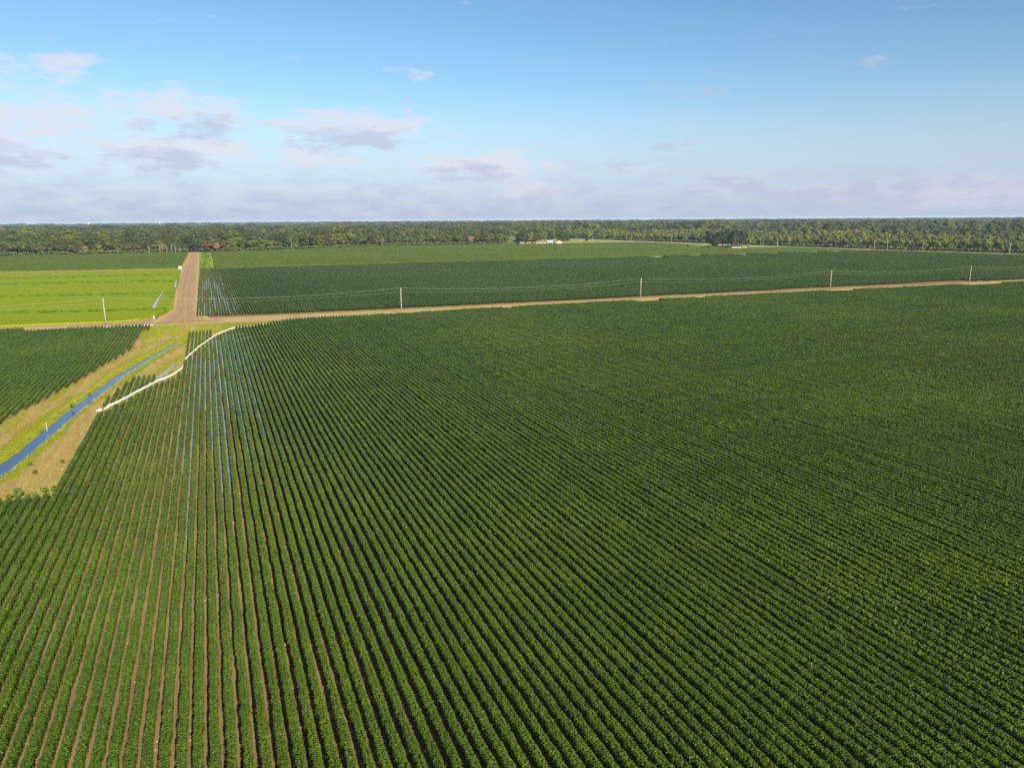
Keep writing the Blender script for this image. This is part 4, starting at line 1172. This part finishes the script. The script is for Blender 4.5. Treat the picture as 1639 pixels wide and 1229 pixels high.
# single plants left beyond the stub rows, and weeds
def plant(name, x, y, k, seed, label, group, mat):
    rng = np.random.default_rng(seed); V, F, sh, B = crown_data(rng, .85*k, .45*k, .08, 7, 26, .15*max(1, k*.8))
    e = empty(name, (x, y, .02)); link('foliage', mesh_np('foliage', V, F, mat, rnd=sh), e); m = MB(); m.tube([(0, 0, -.1), (.02, 0, .3*k), (.03, .02, .6*k)], [.02, .016, .01], 5); m.build('stem', BARK, e)
    tag(e, label, 'plant', group)


for k, (x, y, q) in enumerate(((-20.7, 99.4, 1.0), (-21.6, 99.2, 1.0), (-22.6, 98.6, .7), (-23.3, 98.7, .6), (-24.1, 98.9, .9), (-25.2, 98.6, .95), (-26.4, 98.8, .6))):
    plant('crop_plant', x, y, q, 400+k, 'single crop plant in the sparse line before the stub row ends', 'sparse crop plants', CROP)
plant('weed', -24.5, 99.2, 1.6, 420, 'pale green tall weed among the sparse crop plants', None, BUSH)
plant('weed', -25.5, 111.6, 0.77, 421, 'low flat dark weed on the dry bank nearest the ditch', None, CROP)
plant('weed', -24.3, 107.8, 0.91, 422, 'round green weed on the dry bank below the ditch', None, BUSH)
plant('weed', -21.7, 111.6, 0.70, 423, 'small dark weed on the dry bank close to the crop edge', None, CROP)
for k, (x, y) in enumerate(((-22.6, 154.5), (-24.5, 147.0))):
    plant('weed', x-1.1, y, .9, 430+k, ('dark weed clump at the water edge, the farther of two', 'dark weed clump at the water edge, the nearer of two')[k], 'water edge weeds', CROP)

# grass standing on the verge
def verge_grass():
    rng = np.random.default_rng(55); n = 220000
    x = rng.uniform(-46, 2, n); y = rng.uniform(95, 258, n)
    d, w = seg_dist(x, y, DITCH, DITCHW)
    ledge = np.interp(y, [20, 138, 192, 224, 262], [-60, -35.2, -24.2, -18.8, -18.8])
    redge = np.where(y < 142, -20.6, np.interp(y, [p[1] for p in PIPE_PTS], [p[0] for p in PIPE_PTS])-.5)
    redge = np.where((y > 248), 18, redge); redge = np.where(y < 98.5, -40, redge)
    pref = np.exp(-((d-w/2-.9)/1.5)**2)+(y > 222)*.8+.28
    ok = (x > ledge+.3) & (x < redge) & (d > w/2+.55) & (rng.random(n) < pref) & (y < lerp(NEAR_E, x)-.3)
    x, y = x[ok], y[ok]; n = len(x); s = rng.uniform(.06, .15, n)
    C = np.stack([x, y, s*.45+.05], 1); N = np.stack([rng.normal(0, 1, n), rng.normal(-.4, 1, n), rng.normal(.35, .3, n)], 1)
    V, F = kites(C, N, s*1.15, rng)
    o = link('verge_grass', mesh_np('verge_grass', V, F, GRASS, rnd=rng.random(n))); tag(o, 'tufted yellow-green grass on the ditch verge', 'grass', None, 'stuff')


def grass_material():
    n = NT('grass_blades'); c = n.mix(n.attr('rnd'), (0.17, 0.21, 0.014), (0.33, 0.33, 0.035))
    c = n.mix(n.rng(n.noise(n.pos((1, .16, 1), math.radians(10.5)), .16, 4), .42, .62), c, n.mix(n.attr('rnd'), (0.27, 0.23, 0.06), (0.38, 0.30, 0.12)))
    return n.leafy(c, .2, .7, .15)


GRASS = grass_material()
verge_grass()


def furrow_litter():
    rng = np.random.default_rng(66); C = []
    for _ in range(150):
        x = -19.9+S*(rng.integers(-6, 44)+.5)+rng.normal(0, .06); y = rng.uniform(24, 135)
        m = rng.integers(3, 14); C.append(np.stack([x+rng.normal(0, .07, m), y+rng.normal(0, rng.uniform(.1, .8), m), np.full(m, .06)+rng.uniform(0, .06, m)], 1))
    C = np.concatenate(C); V, F = kites(C, np.array([0, 0, 1.0])+rng.normal(0, .5, C.shape), rng.uniform(.07, .17, len(C)), rng)
    tag(link('furrow_litter', mesh_np('furrow_litter', V, F, LITTER, rnd=rng.random(len(C)))), 'dry pale plant litter lying in the furrows', 'litter', None, 'stuff')


LITTER = plain('dry_litter', (0.46, 0.33, 0.15), 0.9, 0.1, 0.4, 1.5)
furrow_litter()

# white towers on the horizon
for a, lb in ((-7.33, 'tiny white water tower on the horizon, left of the other'), (-2.95, 'tiny white water tower on the horizon above the track')):
    d = 5200; x, y = d*math.sin(math.radians(a)), d*math.cos(math.radians(a)); e = empty('water_tower', (x, y, 0)); e.scale = (.45, .45, .93); m = MB()
    m.tube([(0, 0, 0), (0, 0, 24)], 1.6, 10); m.build('column', WHITEPAINT, e)
    m = MB(); m.tube([(0, 0, 23), (0, 0, 26), (0, 0, 29), (0, 0, 31), (0, 0, 32)], [1.6, 7, 8, 6, 1.5], 14); m.build('tank', WHITEPAINT, e, smooth=True); tag(e, lb, 'tower', 'white towers on the horizon')

# ------------------------------------------------------------------ air
HAZE_DENSITY = 0.000068
n = NT('haze_air'); v = n.N.new('ShaderNodeVolumePrincipled'); v.inputs['Color'].default_value = (0.62, 0.80, 1.0, 1); v.inputs['Density'].default_value = HAZE_DENSITY; v.inputs['Anisotropy'].default_value = 0.0
n.L.new(v.outputs[0], n.out.inputs['Volume'])
m = MB(); m.box((0, 0, 17.0), (30000, 30000, 40.0)); hz = m.build('haze', n.m); tag(hz, 'pale blue haze over the far woods', 'haze', None, 'stuff')
